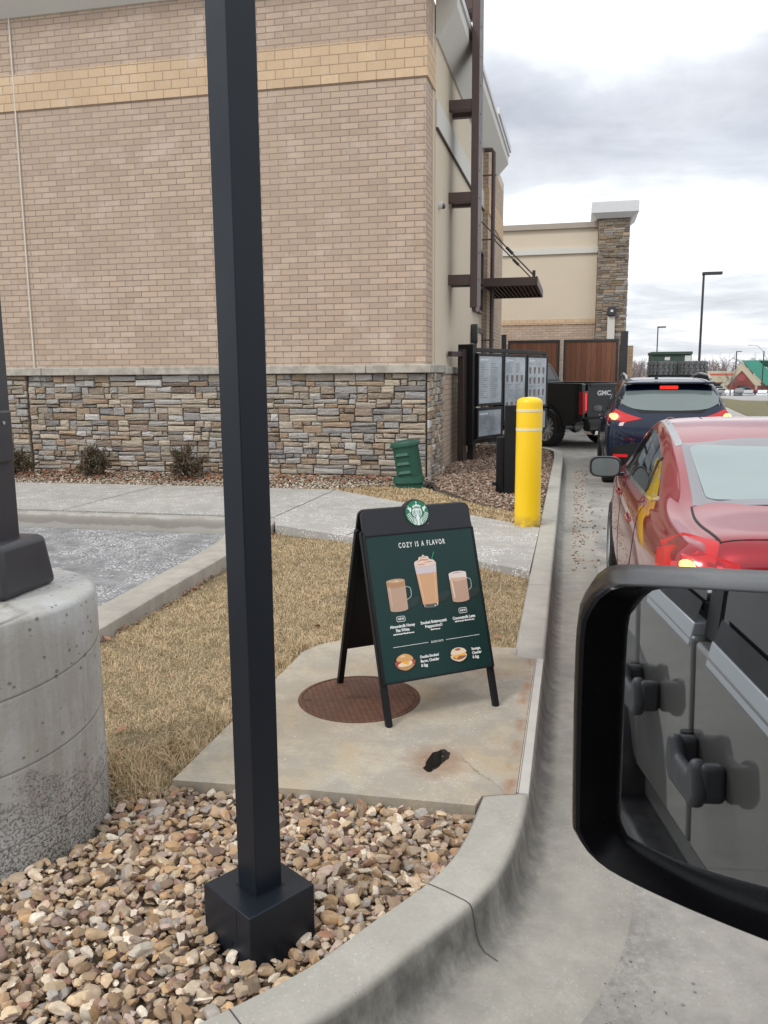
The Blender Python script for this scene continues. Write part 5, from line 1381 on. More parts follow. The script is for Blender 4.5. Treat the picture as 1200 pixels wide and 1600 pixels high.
for s in (-1, 1):
    sp_ = lambda P: [(s * x, z) for x, z in (P if s > 0 else P[::-1])]
    l = patch('tail_lamp', nt, sp_([(.38, 1.0), (.60, .955), (.84, .95), (.868, 1.0), (.86, 1.07), (.74, 1.135), (.60, 1.07)]), 'B', M_lens, nav, .012, .06)
    patch('lamp_core', nt, circ(s * .76, 1.03, .055, 14, .04)[::-1], 'B', M_amber, l, .016, None)
    patch('clear_lens', nt, sp_([(.62, .952), (.64, .90), (.83, .905), (.85, .948)]), 'B', M_clearlens, nav, .012, .06)
    v = 'L' if s < 0 else 'R'
    patch('tail_lamp', nt, [(.0, .95), (.02, 1.10), (.16, 1.10), (.34, 1.04), (.2, .96)], v, M_lens, nav, .01, .06)
    w_ = patch('side_window', nt, [(.62, 1.20), (.78, 1.42), (1.4, 1.48), (2.1, 1.48), (2.55, 1.42), (3.1, 1.12), (3.15, 1.04), (2.2, 1.07), (1.2, 1.10), (.75, 1.14)], v, M_glass, nav, .004, .08)
    strip('pillar', nt, [(1.2, 1.46), (1.15, 1.10)], .08, v, M_black, w_, .006, smooth=False); strip('pillar', nt, [(2.15, 1.48), (2.12, 1.06)], .08, v, M_black, w_, .006, smooth=False)
    strip('sill_cladding', nt, [(.0, .42), (1.4, .40), (2.8, .38), (4.2, .42)], .26, v, M_black, nav, .006, smooth=False)
    for y in (.85, 3.45): wheel(nav, s * .78, y, .335, .34, .2, s)
    door_mirror(nav, s * .84, 3.0, 1.03, s, M_navy, .75)
    MB().tube([(s * .58, .55, 1.55), (s * .585, .75, 1.605), (s * .575, 1.6, 1.635), (s * .57, 2.3, 1.60), (s * .56, 2.45, 1.56)], .018, 8).build('roof_rail', M_graysteel, nav, smooth=True)
    for y in (1.3, 2.25): MB().tube([(s * .875, y, .93), (s * .905, y + .03, .935), (s * .905, y + .14, .94), (s * .875, y + .17, .94)], .012, 8).build('door_handle', M_navy, nav, smooth=True)
patch('rear_bumper', nt, [(-.80, .40), (-.78, .60), (-.5, .66), (.5, .66), (.78, .60), (.80, .40), (.6, .34), (-.6, .34)], 'B', M_black, nav, .012, .08)
patch('reflector', nt, rrect(-.76, -.56, .46, .50, .01), 'B', M_lens, nav, .018, None); patch('reflector', nt, rrect(.56, .76, .46, .50, .01), 'B', M_lens, nav, .018, None)
BK = Matrix(((1, 0, 0, 0), (0, 0, 1, 0), (0, 1, 0, 0), (0, 0, 0, 1)))       # (x, z, depth)
bd = MB(); o_, i_ = circ(0.0, .995, .062, 24, .036), circ(0, .995, .048, 24, .026); n = 24
yb = -.012
bd.add([(x, yb, z) for x, z in o_] + [(x, yb, z) for x, z in i_] + [(x, .06, z) for x, z in o_], [(k, (k + 1) % n, n + (k + 1) % n, n + k) for k in range(n)] + [(k, 2 * n + k, 2 * n + (k + 1) % n, (k + 1) % n) for k in range(n)]).box(-.070, .070, yb - .004, yb + .01, .986, 1.004)
bg_ = bd.build('badge', M_chrome, nav)
BT = Matrix(((1, 0, 0, 0), (0, 0, -1, 0), (0, 1, 0, 0), (0, 0, 0, 1)))
text('NISSAN', 0, .990, .010, 1, bold=.0004, parent=bg_, mat=M_black, M=BT, d=.0168, name='badge_text')
text('KICKS', -.55, .70, .032, 1.3, bold=.001, parent=nav, mat=M_chrome, M=BT, d=.005, name='model_lettering')
text('SV', -.50, .655, .026, 1.3, bold=.001, parent=nav, mat=M_chrome, M=BT, d=.005, name='model_lettering')
MB().tube([(-.16, .62, 1.55), (-.16, .62, 1.60)], [.03, .012], 10).tube([(-.16, .62, 1.60), (-.16, .50, 1.82)], .004, 6).build('antenna', M_black, nav, smooth=True)

M_lensdark = lamp_mat('dark_red_lens', (.10, .003, .005), (1, .01, .02), .05); M_lensmid = lamp_mat('running_lamp', (.4, .005, .01), (1, .02, .03), .55)
# ---- dark pickup turning left beyond
trk = empty('pickup_truck', (.86, 19.25, RD), R(46)); tag(trk, 'black crew cab pickup turning left beyond the yellow bollard', 'pickup')
W2 = 1.0
def side_prism(poly, x0, x1): return MB().prism(poly, x0, x1, 'x')
well = lambda cy, r, a0=180, a1=0, n=14: [(cy + r * cos(R(a0 + (a1 - a0) * i / n)), .42 + r * sin(R(a0 + (a1 - a0) * i / n))) for i in range(n + 1)]
prof = [(.02, .62), (.0, .80), (.02, 1.40), (.05, 1.43), (2.5, 1.45), (2.55, 1.46), (5.1, 1.20), (5.2, 1.18), (6.15, 1.13), (6.3, 1.0), (6.32, .55), (6.1, .45)] + [(y, z) for y, z in well(5.35, .50, 0, 180)] + [(4.7, .45), (1.75, .45)] + well(1.15, .50, 0, 180) + [(.5, .52)]
lower = MB()
for x0, x1 in ((-W2, -W2 + .10), (W2 - .10, W2)): lower.prism(prof, x0, x1, 'x')
lower.box(-.90, .90, .04, .09, .62, 1.42)                                   # tail gate core
lower.box(-.899, .899, .12, 6.1, .60, .72)                                  # bed floor / underbody
lower.box(-.899, .899, 2.45, 2.52, .721, 1.45).box(-.899, .899, 4.8, 6.22, .721, 1.13)
lo = lower.build('body', M_tblack, trk, bev=.02, seg=3)
tg = MB().box(-.86, .86, -.012, .036, .70, 1.425).box(-.80, .80, -.03, -.013, 1.36, 1.42)
tgo = tg.build('tailgate', M_tblack, trk, bev=.015)
text('GMC', -.36, 1.17, .10, 1.35, bold=.004, parent=tgo, mat=M_alu, M=BT, d=.014, extr=.004, name='tailgate_lettering')
bp = MB().prism([(-.17, .42), (-.17, .60), (-.13, .67), (.02, .68), (.02, .42), (-.1, .40)], -.95, .95, 'x').build('rear_bumper', M_black, trk, bev=.03)
MB().box(-.93, -.70, -.178, -.171, .44, .52).box(.70, .93, -.178, -.171, .44, .52).build('bumper_inset', M_plastic, bp)
for x in (-.72, .72):
    ex = MB(); ex.prism([(x - .09, .33), (x + .07, .33), (x + .10, .41), (x - .06, .41)], -.20, .1, 'y').prism([(x - .075, .342), (x + .062, .342), (x + .082, .398), (x - .05, .398)], -.205, -.2005, 'y')
    ex.build('tailpipe', M_chrome, trk, bev=.004)
for s in (-1, 1):
    t = MB().prism([(s * .86, .80), (s * 1.006, .76), (s * 1.008, 1.25), (s * .86, 1.27)][::s], -.016, .10, 'y')
    to = t.build('tail_lamp', M_lensdark, trk, bev=.012)
    MB().prism([(s * .885, .86), (s * .93, .84), (s * .95, 1.21), (s * .90, 1.23)][::s], -.021, -.0165, 'y').build('lit_element', M_lensmid, to)
    for y in (1.15, 5.35): wheel(trk, s * .86, y, .42, .42, .27, s, 12)
    door_mirror(trk, s * 1.0, 4.4, 1.25, s, M_tblack, 1.3)
    MB().prism(well(1.15, .56, 0, 180)[::1] + well(1.15, .50, 180, 0), s * .99, s * 1.03, 'x').prism(well(5.35, .56, 0, 180) + well(5.35, .50, 180, 0), s * .99, s * 1.03, 'x').build('wheel_arch_trim', M_plastic, trk)
    MB().box(min(s * .92, s * 1.06), max(s * .92, s * 1.06), 2.4, 4.6, .36, .41).build('running_board', M_plastic, trk, bev=.01)
MB().tube([(-.86, 1.15, .42), (.86, 1.15, .42)], .06, 10).lathe([(.001, -.15), (.12, -.1), (.15, 0), (.12, .1), (.001, .15)], 16, Matrix.Translation((0, 1.15, .42)) @ Matrix.Rotation(R(90), 4, 'X')).build('rear_axle', M_graysteel, trk, smooth=True)
cab = MB(); 
cs = [(2.54, 1.45, .90), (2.60, 1.55, .86), (2.72, 1.88, .70), (3.0, 1.93, .68), (4.1, 1.93, .68), (4.4, 1.86, .70), (5.05, 1.25, .88)]
vs_ = []; 
for y, z, w in cs: vs_ += [(-w, y, z), (w, y, z)]
nn = len(cs); fs = [(2 * i, 2 * i + 1, 2 * i + 3, 2 * i + 2) for i in range(nn - 1)]
vs_ += [(-.93, 2.54, 1.40), (.93, 2.54, 1.40), (-.93, 5.05, 1.18), (.93, 5.05, 1.18)]; k = 2 * nn
fs += [[k] + [2 * i for i in range(nn)] + [k + 2], ([k + 1] + [2 * i + 1 for i in range(nn)] + [k + 3])[::-1], (k, k + 1, 1, 0)]
cab.add(vs_, fs); cab.build('cab', M_tblack, trk, bev=.03, seg=3)
for s in (-1, 1):
    def sx(y, z): 
        t = (z - 1.42) / (1.90 - 1.42); return s * (.932 - .235 * t)
    for q in ([(2.78, 1.47), (2.90, 1.82), (3.48, 1.86), (3.52, 1.45)], [(3.60, 1.45), (3.58, 1.86), (4.08, 1.86), (4.30, 1.80), (4.80, 1.40)]):
        m = MB(); m.add([(sx(y, z), y, z) for y, z in q] + [(sx(y, z) - s * .02, y, z) for y, z in q], [(0, 1, 2, 3)[::-s], (0, 4, 5, 1), (1, 5, 6, 2), (2, 6, 7, 3), (3, 7, 4, 0)]); m.build('side_window', M_glass, trk)
MB().add([(-.74, 2.565, 1.50), (.74, 2.565, 1.50), (.62, 2.685, 1.82), (-.62, 2.685, 1.82)], [(0, 1, 2, 3)]).build('rear_window', M_glass, trk)

# ---- dark vehicle ahead carrying two mud tyres on a rack
jp = empty('off_road_truck', (2.45, 21.7, RD)); jp.rotation_euler.z = R(-6); tag(jp, 'dark vehicle with a flat roof rack ahead of the navy crossover', 'car')
WWID[0] = .92
MB().box(-.88, .88, .0, 4.3, .55, 1.15).box(-.80, .80, .1, 2.6, 1.151, 1.42).build('body', M_tblack, jp, bev=.06, seg=3)
MB().box(-.70, .70, .085, .098, 1.18, 1.36).box(-.811, -.802, .3, 2.4, 1.2, 1.36).box(.802, .811, .3, 2.4, 1.2, 1.36).build('window', M_glass, jp)
rk = MB()
for x in (-.68, .68): rk.box(x - .02, x + .02, -.15, 2.5, 1.47, 1.54); rk.box(x - .02, x + .02, .2, .24, 1.42, 1.469).box(x - .02, x + .02, 2.2, 2.24, 1.42, 1.469)
for y in (-.15, .4, .95, 1.5, 2.05, 2.46): rk.box(-.70, .70, y, y + .04, 1.541, 1.575)
rk.box(-.72, .72, -.19, -.151, 1.40, 1.565); rk.build('roof_rack', M_black, jp)
for s in (-1, 1):
    for y in (.8, 3.4): wheel(jp, s * .80, y, .40, .40, .25, s)
    MB().box(min(s * .70, s * .84), max(s * .70, s * .84), -.02, .02, .85, 1.02).build('tail_lamp', M_lens, jp, bev=.01)
def flat_tyre(x, y, z, r, w, lab):
    Mx = Matrix.Identity(4)
    o = MB()
    o.lathe([(r * .62, -w * .5), (r * .90, -w * .5), (r * .93, -w * .40), (r * .93, w * .40), (r * .90, w * .5), (r * .62, w * .5), (r * .56, w * .3), (r * .56, -w * .3), (r * .62, -w * .5)], 48, None, False)
    nb_ = 18
    for k in range(nb_):
        q = Matrix.Rotation(2 * pi * k / nb_, 4, 'Z')
        for j, (z0, z1, sh) in enumerate(((-.46, -.28, 0), (-.25, -.04, .06), (-.01, .20, 0), (.24, .46, .06))):
            o.box(r * .92, r * 1.03, -r * .10 + sh * r, r * .10 + sh * r, w * z0, w * z1, q)
    t = o.build('spare_tyre', M_tread, smooth=False); t.location = (x, y, z); return tag(t, lab, 'tyre')
M_tread = plain('dusty_tyre_rubber', (.13, .133, .138), .7, var=.4, scale=25)
flat_tyre(2.09, 21.95, 1.60, .345, .34, 'left of two chunky mud tyres lying on the roof rack')
flat_tyre(2.80, 21.93, 1.60, .345, .34, 'right of two chunky mud tyres lying on the roof rack')

# ---- the vehicle the picture is taken beside: mirror, doors, sides
M_hplastic = plain('grey_handle_plastic', (.035, .036, .04), .5, var=.1)
M_trimsilver = plain('silver_window_trim', (.36, .38, .40), .35, .3, var=.05)
own = empty('off_road_vehicle', (1.40, -.4, RD)); tag(own, 'dark vehicle whose big black wing mirror fills the lower right corner', 'car')
HX = .86     # half width of the body
def O(b, name, mat, parent=own, **kw): return b.build(name, mat, parent, **kw)
# front wings, bonnet and rear body
hull = MB().box(-.60, .60, .95, 2.30, .55, 1.10).box(-HX, HX, -2.1, -.935, .50, 1.16).box(-HX + .03, HX - .03, -.934, .949, .48, .60).box(-.80, .80, -2.2, -2.101, .5, 1.1)
O(hull, 'body', M_own, bev=.03, seg=3)
O(MB().box(-.76, .76, -2.1, .6, 1.68, 1.80), 'roof', M_black, bev=.04, seg=3)
for s in (-1, 1):
    for y, h0 in ((-2.05, 1.165), (-.93, 1.165), (-.36, 1.14)):
        O(MB().add([(s * (HX - .03), y, h0), (s * (HX - .10), y, h0), (s * (HX - .10), y + .09, h0), (s * (HX - .03), y + .09, h0), (s * .76, y, 1.679), (s * .70, y, 1.679), (s * .70, y + .07, 1.679), (s * .76, y + .07, 1.679)], [(0, 1, 2, 3), (4, 5, 6, 7), (0, 1, 5, 4), (1, 2, 6, 5), (2, 3, 7, 6), (3, 0, 4, 7)]), 'pillar', M_black)
    for k, (y0, y1, za, zb_) in enumerate(((-.34, .93, 1.135, .98), (-.92, -.35, 1.19, 1.137))):
        d = MB(); xa, xb = s * HX, s * (HX - .06)
        ys = sorted((xa, xb)); d.prism([(y0 + .006, .60), (y1 - .006, .60), (y1 - .006, zb_), (y0 + .006, za)], ys[0], ys[1], 'x')
        do = O(d, 'door', M_own, bev=.012, seg=3)
        zt = lambda y: za + (zb_ - za) * (y - y0) / (y1 - y0)
        ya, yb_ = y0 + .10, y1 - .03
        tr_ = MB(); tr_.add([(s * (HX + .004), ya, zt(ya) - .030), (s * (HX + .004), yb_, zt(yb_) - .030), (s * (HX - .01), yb_, zt(yb_) + .03), (s * (HX - .01), ya, zt(ya) + .03),
                             (s * (HX - .05), ya, zt(ya) - .030), (s * (HX - .05), yb_, zt(yb_) - .030), (s * (HX - .05), yb_, zt(yb_) + .03), (s * (HX - .05), ya, zt(ya) + .03)],
                            [(0, 1, 2, 3), (4, 7, 6, 5), (0, 4, 5, 1), (2, 6, 7, 3), (0, 3, 7, 4), (1, 5, 6, 2)])
        O(tr_, 'sill_trim', M_trimsilver, do, bev=.003)
        sl = MB(); sl.add([(s * (HX - .012), ya + .01, zt(ya) + .031), (s * (HX - .012), yb_, zt(yb_) + .031), (s * (HX - .03), yb_, zt(yb_) + .085), (s * (HX - .03), ya + .01, zt(ya) + .085)], [(0, 1, 2, 3)]); O(sl, 'window_seal', M_black, do)
        O(MB().add([(s * (HX - .035), ya, zt(ya) + .06), (s * (HX - .035), yb_, zt(yb_) + .06), (s * .76, y1 - (.30 if k == 0 else .05), 1.675), (s * .76, y0 + .08, 1.675)], [(0, 1, 2, 3)]), 'side_window', M_glass, do)
        hy, hz = (-.19, .86) if k == 0 else (-.755, .90)
        h = MB()
        for dy in (-.10, .10): h.box(min(s * HX, s * (HX + .06)), max(s * HX, s * (HX + .06)), hy + dy - .018, hy + dy + .018, hz - .045, hz + .045)
        h.prism([(hy - .125, hz - .03), (hy - .09, hz - .065), (hy + .09, hz - .065), (hy + .125, hz - .03), (hy + .11, hz + .045), (hy + .08, hz + .055), (hy + .05, hz + .01), (hy - .05, hz + .01), (hy - .08, hz + .055), (hy - .11, hz + .045)], min(s * (HX + .04), s * (HX + .075)), max(s * (HX + .04), s * (HX + .075)), 'x')
        O(h, 'door_handle', M_hplastic, do, bev=.015, seg=4)
        O(MB().tube([(s * (HX + .012), hy - .15, hz - .06), (s * (HX + .012), hy - .15, hz + .04)], .017, 10), 'hinge', M_plastic, do, smooth=True)
    for y in (-1.50, 1.5):
        wheel(own, s * .76, y, .40, .40, .26, s)
        fl = MB(); a_ = [(y + .60 * cos(R(q)), .42 + .52 * sin(R(q))) for q in range(0, 181, 15)]; b_ = [(y + .47 * cos(R(q)), .42 + .44 * sin(R(q))) for q in range(180, -1, -15)]
        xo = .97 if y < 0 else .88
        x0, x1 = sorted((s * .62, s * xo)); fl.prism(a_ + b_, x0, x1, 'x'); O(fl, 'wheel_flare', M_plastic, bev=.03, seg=3)
    O(MB().box(min(s * .80, s * .93), max(s * .80, s * .93), -.98, .95, .40, .50), 'side_step', M_plastic, bev=.02, seg=3)
# wing mirror in world coordinates, then hung on the vehicle
def wp(o, parent): return attach(o, parent)
MYAW = R(0)
Mir = Matrix.Translation((.0, .66, 0))
MO_ = [(.0105, 1.288), (.012, 1.135), (.016, 1.118), (.028, 1.103), (.05, 1.090), (.10, 1.072), (.17, 1.052), (.25, 1.032), (.285, 1.035), (.302, 1.06), (.305, 1.20), (.30, 1.322), (.285, 1.338), (.25, 1.343), (.15, 1.343), (.045, 1.342), (.028, 1.336), (.016, 1.322)]
MO_ = [(x - .004, z - (.004 if z > 1.2 else -.001)) for x, z in MO_]
out = spline(MO_, 5, True)
cxm, czm = .155, 1.21
def ringk(k, y, dz=0): return [(cxm + (x - cxm) * k, y, czm + (z - czm) * k + dz) for x, z in out]
IN_ = [(.048, 1.285), (.049, 1.135), (.052, 1.119), (.062, 1.106), (.12, 1.080), (.19, 1.061), (.26, 1.046), (.274, 1.053), (.279, 1.08), (.279, 1.30), (.272, 1.322), (.255, 1.330), (.15, 1.332), (.082, 1.331), (.066, 1.326), (.054, 1.310)]
inn = spline(IN_, 5, True)
# resample the inner loop to the outer loop's count
def resample(poly, n):
    L = [0]; P = poly + [poly[0]]
    for a, b in zip(P, P[1:]): L.append(L[-1] + math.dist(a, b))
    o = []; j = 0
    for i in range(n):
        t = L[-1] * i / n
        while L[j + 1] < t: j += 1
        f = (t - L[j]) / (L[j + 1] - L[j]); o.append((P[j][0] + (P[j + 1][0] - P[j][0]) * f, P[j][1] + (P[j + 1][1] - P[j][1]) * f))
    return o
NM = 96; out = resample(out, NM); inn = resample(inn, NM)
Y0 = .655
def tiltY(x): return .05 * (x - .01)      # housing slightly turned
rings_ = []
def mixr(t, y, k=1.0):
    r = []
    for (a, b), (c, d) in zip(out, inn):
        x = a + (c - a) * t; z = b + (d - b) * t; x = cxm + (x - cxm) * k; z = czm + (z - czm) * k; r.append((x, Y0 + y - tiltY(x), z))
    return r
rings_ = [mixr(0, .15, .30), mixr(0, .15, .70), mixr(0, .135, .86), mixr(0, .10, .95), mixr(0, .05, .99), mixr(0, .012, 1.0), mixr(.02, .004), mixr(.07, -.001), mixr(.15, -.002), mixr(.30, .003), mixr(.80, .018), mixr(.93, .024), mixr(1.0, .034), mixr(1.03, .05)]
m = MB(); vs_ = [p for r in rings_ for p in r]; n = NM
fs = [(i * n + j, i * n + (j + 1) % n, (i + 1) * n + (j + 1) % n, (i + 1) * n + j) for i in range(len(rings_) - 1) for j in range(n)] + [list(range(n))]
m.add(vs_, fs); m.tube([(.27, .72, 1.10), (.42, .78, 1.07), (.58, .80, 1.05)], [.035, .03, .03], 12)
wm = m.build('wing_mirror', M_mplastic, smooth=True); wp(wm, own)
# glass: its own plane, turned inward towards the eye
MA, MBt = R(GLASS_YAW), R(GLASS_PITCH)
gcx, gcz = .16, 1.21; gn = Vector((sin(MA) * cos(MBt), -cos(MA) * cos(MBt), sin(MBt)))
gl = []
for (x, z) in inn:
    x = gcx + (x - gcx) * 1.02; z = gcz + (z - gcz) * 1.02
    y = Y0 + .050 - tiltY(gcx) - (gn.x * (x - gcx) + gn.z * (z - gcz)) / gn.y; gl.append((x, y, z))
m = MB(); m.add(gl + [(x, y + .004, z) for x, y, z in gl], [list(range(NM)), list(range(NM, 2 * NM))[::-1]] + [(i, NM + i, NM + (i + 1) % NM, (i + 1) % NM) for i in range(NM)])
wp(m.build('mirror_glass', M_mirror), wm)
# ------------------------------------------------------------------ enclosure with cedar gates
enc = empty('gate_enclosure', (-.4, 25, 0)); tag(enc, 'pair of red brown cedar gates in dark steel frames behind the pickup', 'gate')
def epart(b, n_, mat, par=enc, **k): return attach(b.build(n_, mat, **k), par)
for x0, x1 in ((-1.95, -.46), (-.36, 1.17)):
    g = MB().box(x0, x1, 24.96, 25.04, .0, .07).box(x0, x1, 24.96, 25.04, 2.38, 2.45).box(x0, x0 + .06, 24.96, 25.04, .071, 2.379).box(x1 - .06, x1, 24.96, 25.04, .071, 2.379)
    go_ = epart(g, 'gate', M_char, bev=.004)
    attach(MB().box(x0 + .061, x1 - .061, 24.98, 25.02, .072, 2.378).build('cedar_boards', M_wood), go_)
epart(MB().box(-2.18, -2.0, 24.9, 25.08, -.15, 2.62).box(1.22, 1.42, 24.9, 25.1, -.15, 2.66), 'gate_post', M_char, bev=.005)
epart(MB().box(-.43, -.40, 24.94, 24.96, 1.3, 2.45).box(-.45, -.37, 24.93, 24.95, 1.9, 1.95).box(-.45, -.37, 24.93, 24.95, 1.45, 1.5), 'latch', M_graysteel)
epart(MB().box(1.2, 1.3, 25.1, 29.5, -.15, 2.3).box(-2.2, -2.1, 25.1, 30, -.15, 2.4), 'side_wall', M_brick_s)
# far shop
shop = empty('far_building', (-2, 32, 0)); tag(shop, 'cream rendered building with a tall ledge stone corner tower behind the gates', 'building')
def spart(b, n_, mat, par=shop, **k): return attach(b.build(n_, mat, **k), par)
spart(MB().box(-14, .60, 30.0, 44, 3.33, 6.32), 'render_wall', M_stucco)
spart(MB().box(-14, .601, 29.97, 44, 3.16, 3.329), 'golden_band', M_ybrick_f)
spart(MB().box(-14, .60, 30.0, 44, -.2, 3.159), 'brick_wall', M_brick_f)
spart(MB().box(-14, .605, 29.93, 29.998, 5.50, 5.70), 'pale_stripe', M_white)
spart(MB().box(-14, .61, 29.90, 44.1, 6.321, 6.50), 'coping', plain('taupe_coping', (.36, .31, .26), .6))
tw = MB().box(.64, 1.58, 29.62, 31.3, -.2, 6.55)
spart(tw, 'tower_core', M_soil)
spart(veneer(ledge_rects(.62, 1.60, 0, 6.52, (.06, .12), (.14, .42), 12), lambda u, z, d: (u, 29.62 - d * .6, z), .05, .003), 'stone_veneer', M_towerstone)
spart(veneer(ledge_rects(29.6, 31.3, 0, 6.52, (.06, .12), (.14, .42), 13), lambda u, z, d: (.64 - d * .6, u, z), .05, .003), 'stone_veneer', M_towerstone)
spart(veneer(ledge_rects(29.6, 31.3, 0, 6.52, (.06, .12), (.14, .42), 14), lambda u, z, d: (1.58 + d * .6, u, z), .05, .003), 'stone_veneer', M_towerstone)
cpp = [(.0, 6.521), (.06, 6.521), (.24, 6.68), (.24, 6.98), (0, 6.98)]
spart(sweep_cornice(cpp, [(.60, 31.3, -1, 1), (.60, 29.58, -1, -1), (1.62, 29.58, 1, -1), (1.62, 31.3, 1, 1), (.60, 31.3, -1, 1)]), 'tower_cap', M_coping)
spart(MB().box(.37, 1.85, 29.35, 31.5, 6.981, 7.02), 'tower_cap', M_coping)
spart(MB().prism(rrect(.98, 1.26, 3.38, 3.68, .07), 29.40, 29.56, 'y'), 'tower_lamp', M_char, bev=.02)
spart(MB().box(1.08, 1.16, 29.385, 29.399, 3.50, 3.57), 'lamp_lens', M_label)
spart(MB().box(.99, 1.23, 29.50, 29.56, 1.0, 3.36), 'lamp_backing', M_white)
# yellow brick end of a wall visible right of the gates
wall = MB().box(1.72, 2.08, 33, 40, -.2, 2.5).build('brick_screen_wall', M_ybrick_f); tag(wall, 'narrow tan brick screen wall right of the stone tower', 'wall')

# ------------------------------------------------------------------ right hand background
sheet('verge', [(6.3, 33.5), (7.6, 33.0), (14, 40), (20, 42), (20, 45.5), (9.5, 52), (8.9, 58), (8.2, 57)], -.13, plain('verge_turf', (.135, .12, .055), .95, var=.3, scale=3), thick=.05)
sheet('verge_walk', [(3.8, 28), (6.1, 28), (6.28, 33.4), (8.15, 57), (7.6, 57)], -.135, M_walk)
gc = MB(); gc.box(2.11, 3.18, 25.2, 26.4, -.15, 2.00).box(2.09, 3.20, 25.15, 26.45, 2.001, 2.08).box(2.66, 2.68, 25.185, 25.199, .1, 1.95)
go = gc.build('utility_cabinet', M_greybox, bev=.01); tag(go, 'dark green metal cabinet with white labels showing above the stacked tyres', 'cabinet')
MB().box(2.46, 2.60, 25.186, 25.198, 1.84, 1.93).box(3.0, 3.16, 25.186, 25.198, 1.70, 1.97).build('label', M_label, go)

def street_light(x, y, z0, h, head, lab, w=.075, arm=None, grp=None):
    o = empty('street_light', (x, y, z0)); tag(o, lab, 'street light', grp)
    MB().tube([(0, 0, 0), (0, 0, h)], [w, w * .8], 10).build('pole', M_char, o, smooth=True)
    if arm is None:
        MB().box(-.08, head, -.18, .18, h - .02, h + .13).build('lamp_head', M_char, o, bev=.02)
    else:
        MB().tube(spline([(0, 0, h - .3), (-.6, 0, h + .4), (-arm * .6, 0, h + .95), (-arm, 0, h + 1.05)], 5), .05, 8).build('arm', M_graysteel, o, smooth=True)
        MB().box(-arm - .7, -arm + .05, -.14, .14, h + 1.0, h + 1.12).build('lamp_head', M_graysteel, o, bev=.03)
street_light(6.72, 50, -.16, 6.95, .95, 'tallest dark square lamp post above the tyres')
street_light(8.88, 100, far_z(100), 9.2, .85, 'thin dark lamp post left of the tall one, above the green cabinet', .08)
street_light(32.9, 190, far_z(190), 8.6, 1.0, 'small dark lamp post beside the green roofed restaurant gable', .14)
street_light(32.2, 160, far_z(160), 8.0, 1.5, 'grey cobra head street light with a curved arm at the right edge', .12, arm=2.0)

ZB = -2.92
# restaurant with a green roof
ch = empty('green_roof_restaurant', (38.0, 190, ZB)); tag(ch, 'restaurant with green metal roof, cream gable and red brick base beyond the car park', 'building')
M_gr = plain('green_metal_roof', (.055, .27, .20), .5, var=.1, scale=.3); M_cream = plain('cream_wall', (.50, .45, .33), .85, var=.06, scale=.2); M_rb = plain('dark_red_brick', (.19, .055, .045), .85, var=.25, scale=.6)
M_dkw = plain('dark_window', (.02, .03, .035), .2)
def cpart(b, n_, mat, **k): return b.build(n_, mat, ch, **k)
cpart(MB().box(2, 30, 0, 16, 2.0, 4.9), 'wall', M_cream); cpart(MB().box(2, 30, -.05, 16, 0, 1.99), 'brick_base', M_rb)
cpart(MB().prism([(-8.5, 1.6), (-4.4, 6.4), (-.3, 1.6)], -3, -2.9, 'y').box(-7.5, -1.2, -2.89, 0, 0, 2.5), 'gable', M_cream)
cpart(MB().prism([(-7.1, 1.6), (-4.4, 4.7), (-1.7, 1.6)], -3.1, -3.01, 'y').box(-7.1, -1.7, -3.1, -3.01, 0, 1.59), 'gable_brick', M_rb)
cpart(MB().prism([(-1.4, 6.7), (-4.6, 6.7), (.4, 1.2 + .4), (3.2, 1.9)], -3.3, -3.15, 'y').add([(-4.4, -3.2, 6.72), (30, -3.2, 6.72), (30, 6, 6.9), (-4.4, 6, 6.9)], [(0, 1, 2, 3)]).add([(-4.4, -3.2, 6.7), (30, -3.2, 6.7), (30, -1.0, 5.4), (-3.2, -1.0, 5.4)], [(0, 1, 2, 3)]), 'roof', M_gr)
cpart(MB().add([(-4.4, -3.25, 6.75), (-1.4, -3.25, 6.75), (2.2, -3.25, 3.3), (-.9, -3.25, 3.3)], [(0, 1, 2, 3)]).box(1.5, 30, -.3, -.1, 6.3, 6.7), 'roof', M_gr)
cpart(MB().box(1.9, 30, -.12, -.02, 4.5, 6.3), 'wall', M_cream)
cpart(MB().box(-5.1, -3.7, -3.2, -3.11, .4, 1.6).box(3.5, 4.8, -.1, -.06, .3, 2.5).box(10, 13, -.1, -.06, .2, 1.9).box(15.5, 17, -.1, -.06, .2, 1.9), 'window', M_dkw)
cpart(MB().prism(circ(-4.4, 3.2, .75, 16), -3.16, -3.105, 'y'), 'sign', plain('dull_red_sign', (.30, .07, .07), .6))
# filling station canopy and low shops behind
fs_ = empty('flat_canopy', (27.3, 170, ZB)); tag(fs_, 'flat canopy with a red fascia on a brown column left of the restaurant', 'canopy')
MB().box(-6.5, 1.8, 0, 8, 3.75, 4.6).build('roof', M_cream, fs_); MB().box(-6.52, 1.82, -.03, -.01, 3.75, 4.15).build('fascia', plain('red_fascia', (.50, .10, .06), .5), fs_)
MB().box(-3.9, -3.2, 1, 1.7, 0, 3.749).box(-3.9, -3.2, 6, 6.7, 0, 3.749).build('column', plain('brown_column', (.16, .08, .06), .8), fs_)
ls = empty('low_shops', (30.0, 205, ZB)); tag(ls, 'long low shop row with pale fascia and dark red brick left of the gable', 'building')
MB().box(-14, 8, 0, 12, 2.1, 4.2).build('wall', M_cream, ls); MB().box(-14, 8, -.05, 12, 0, 2.09).build('brick_base', M_rb, ls)
MB().box(-10, -7, -.1, -.06, .2, 1.8).box(-4, -2, -.1, -.06, .2, 1.8).box(1, 3, -.1, -.06, .2, 1.8).build('window', M_dkw, ls)
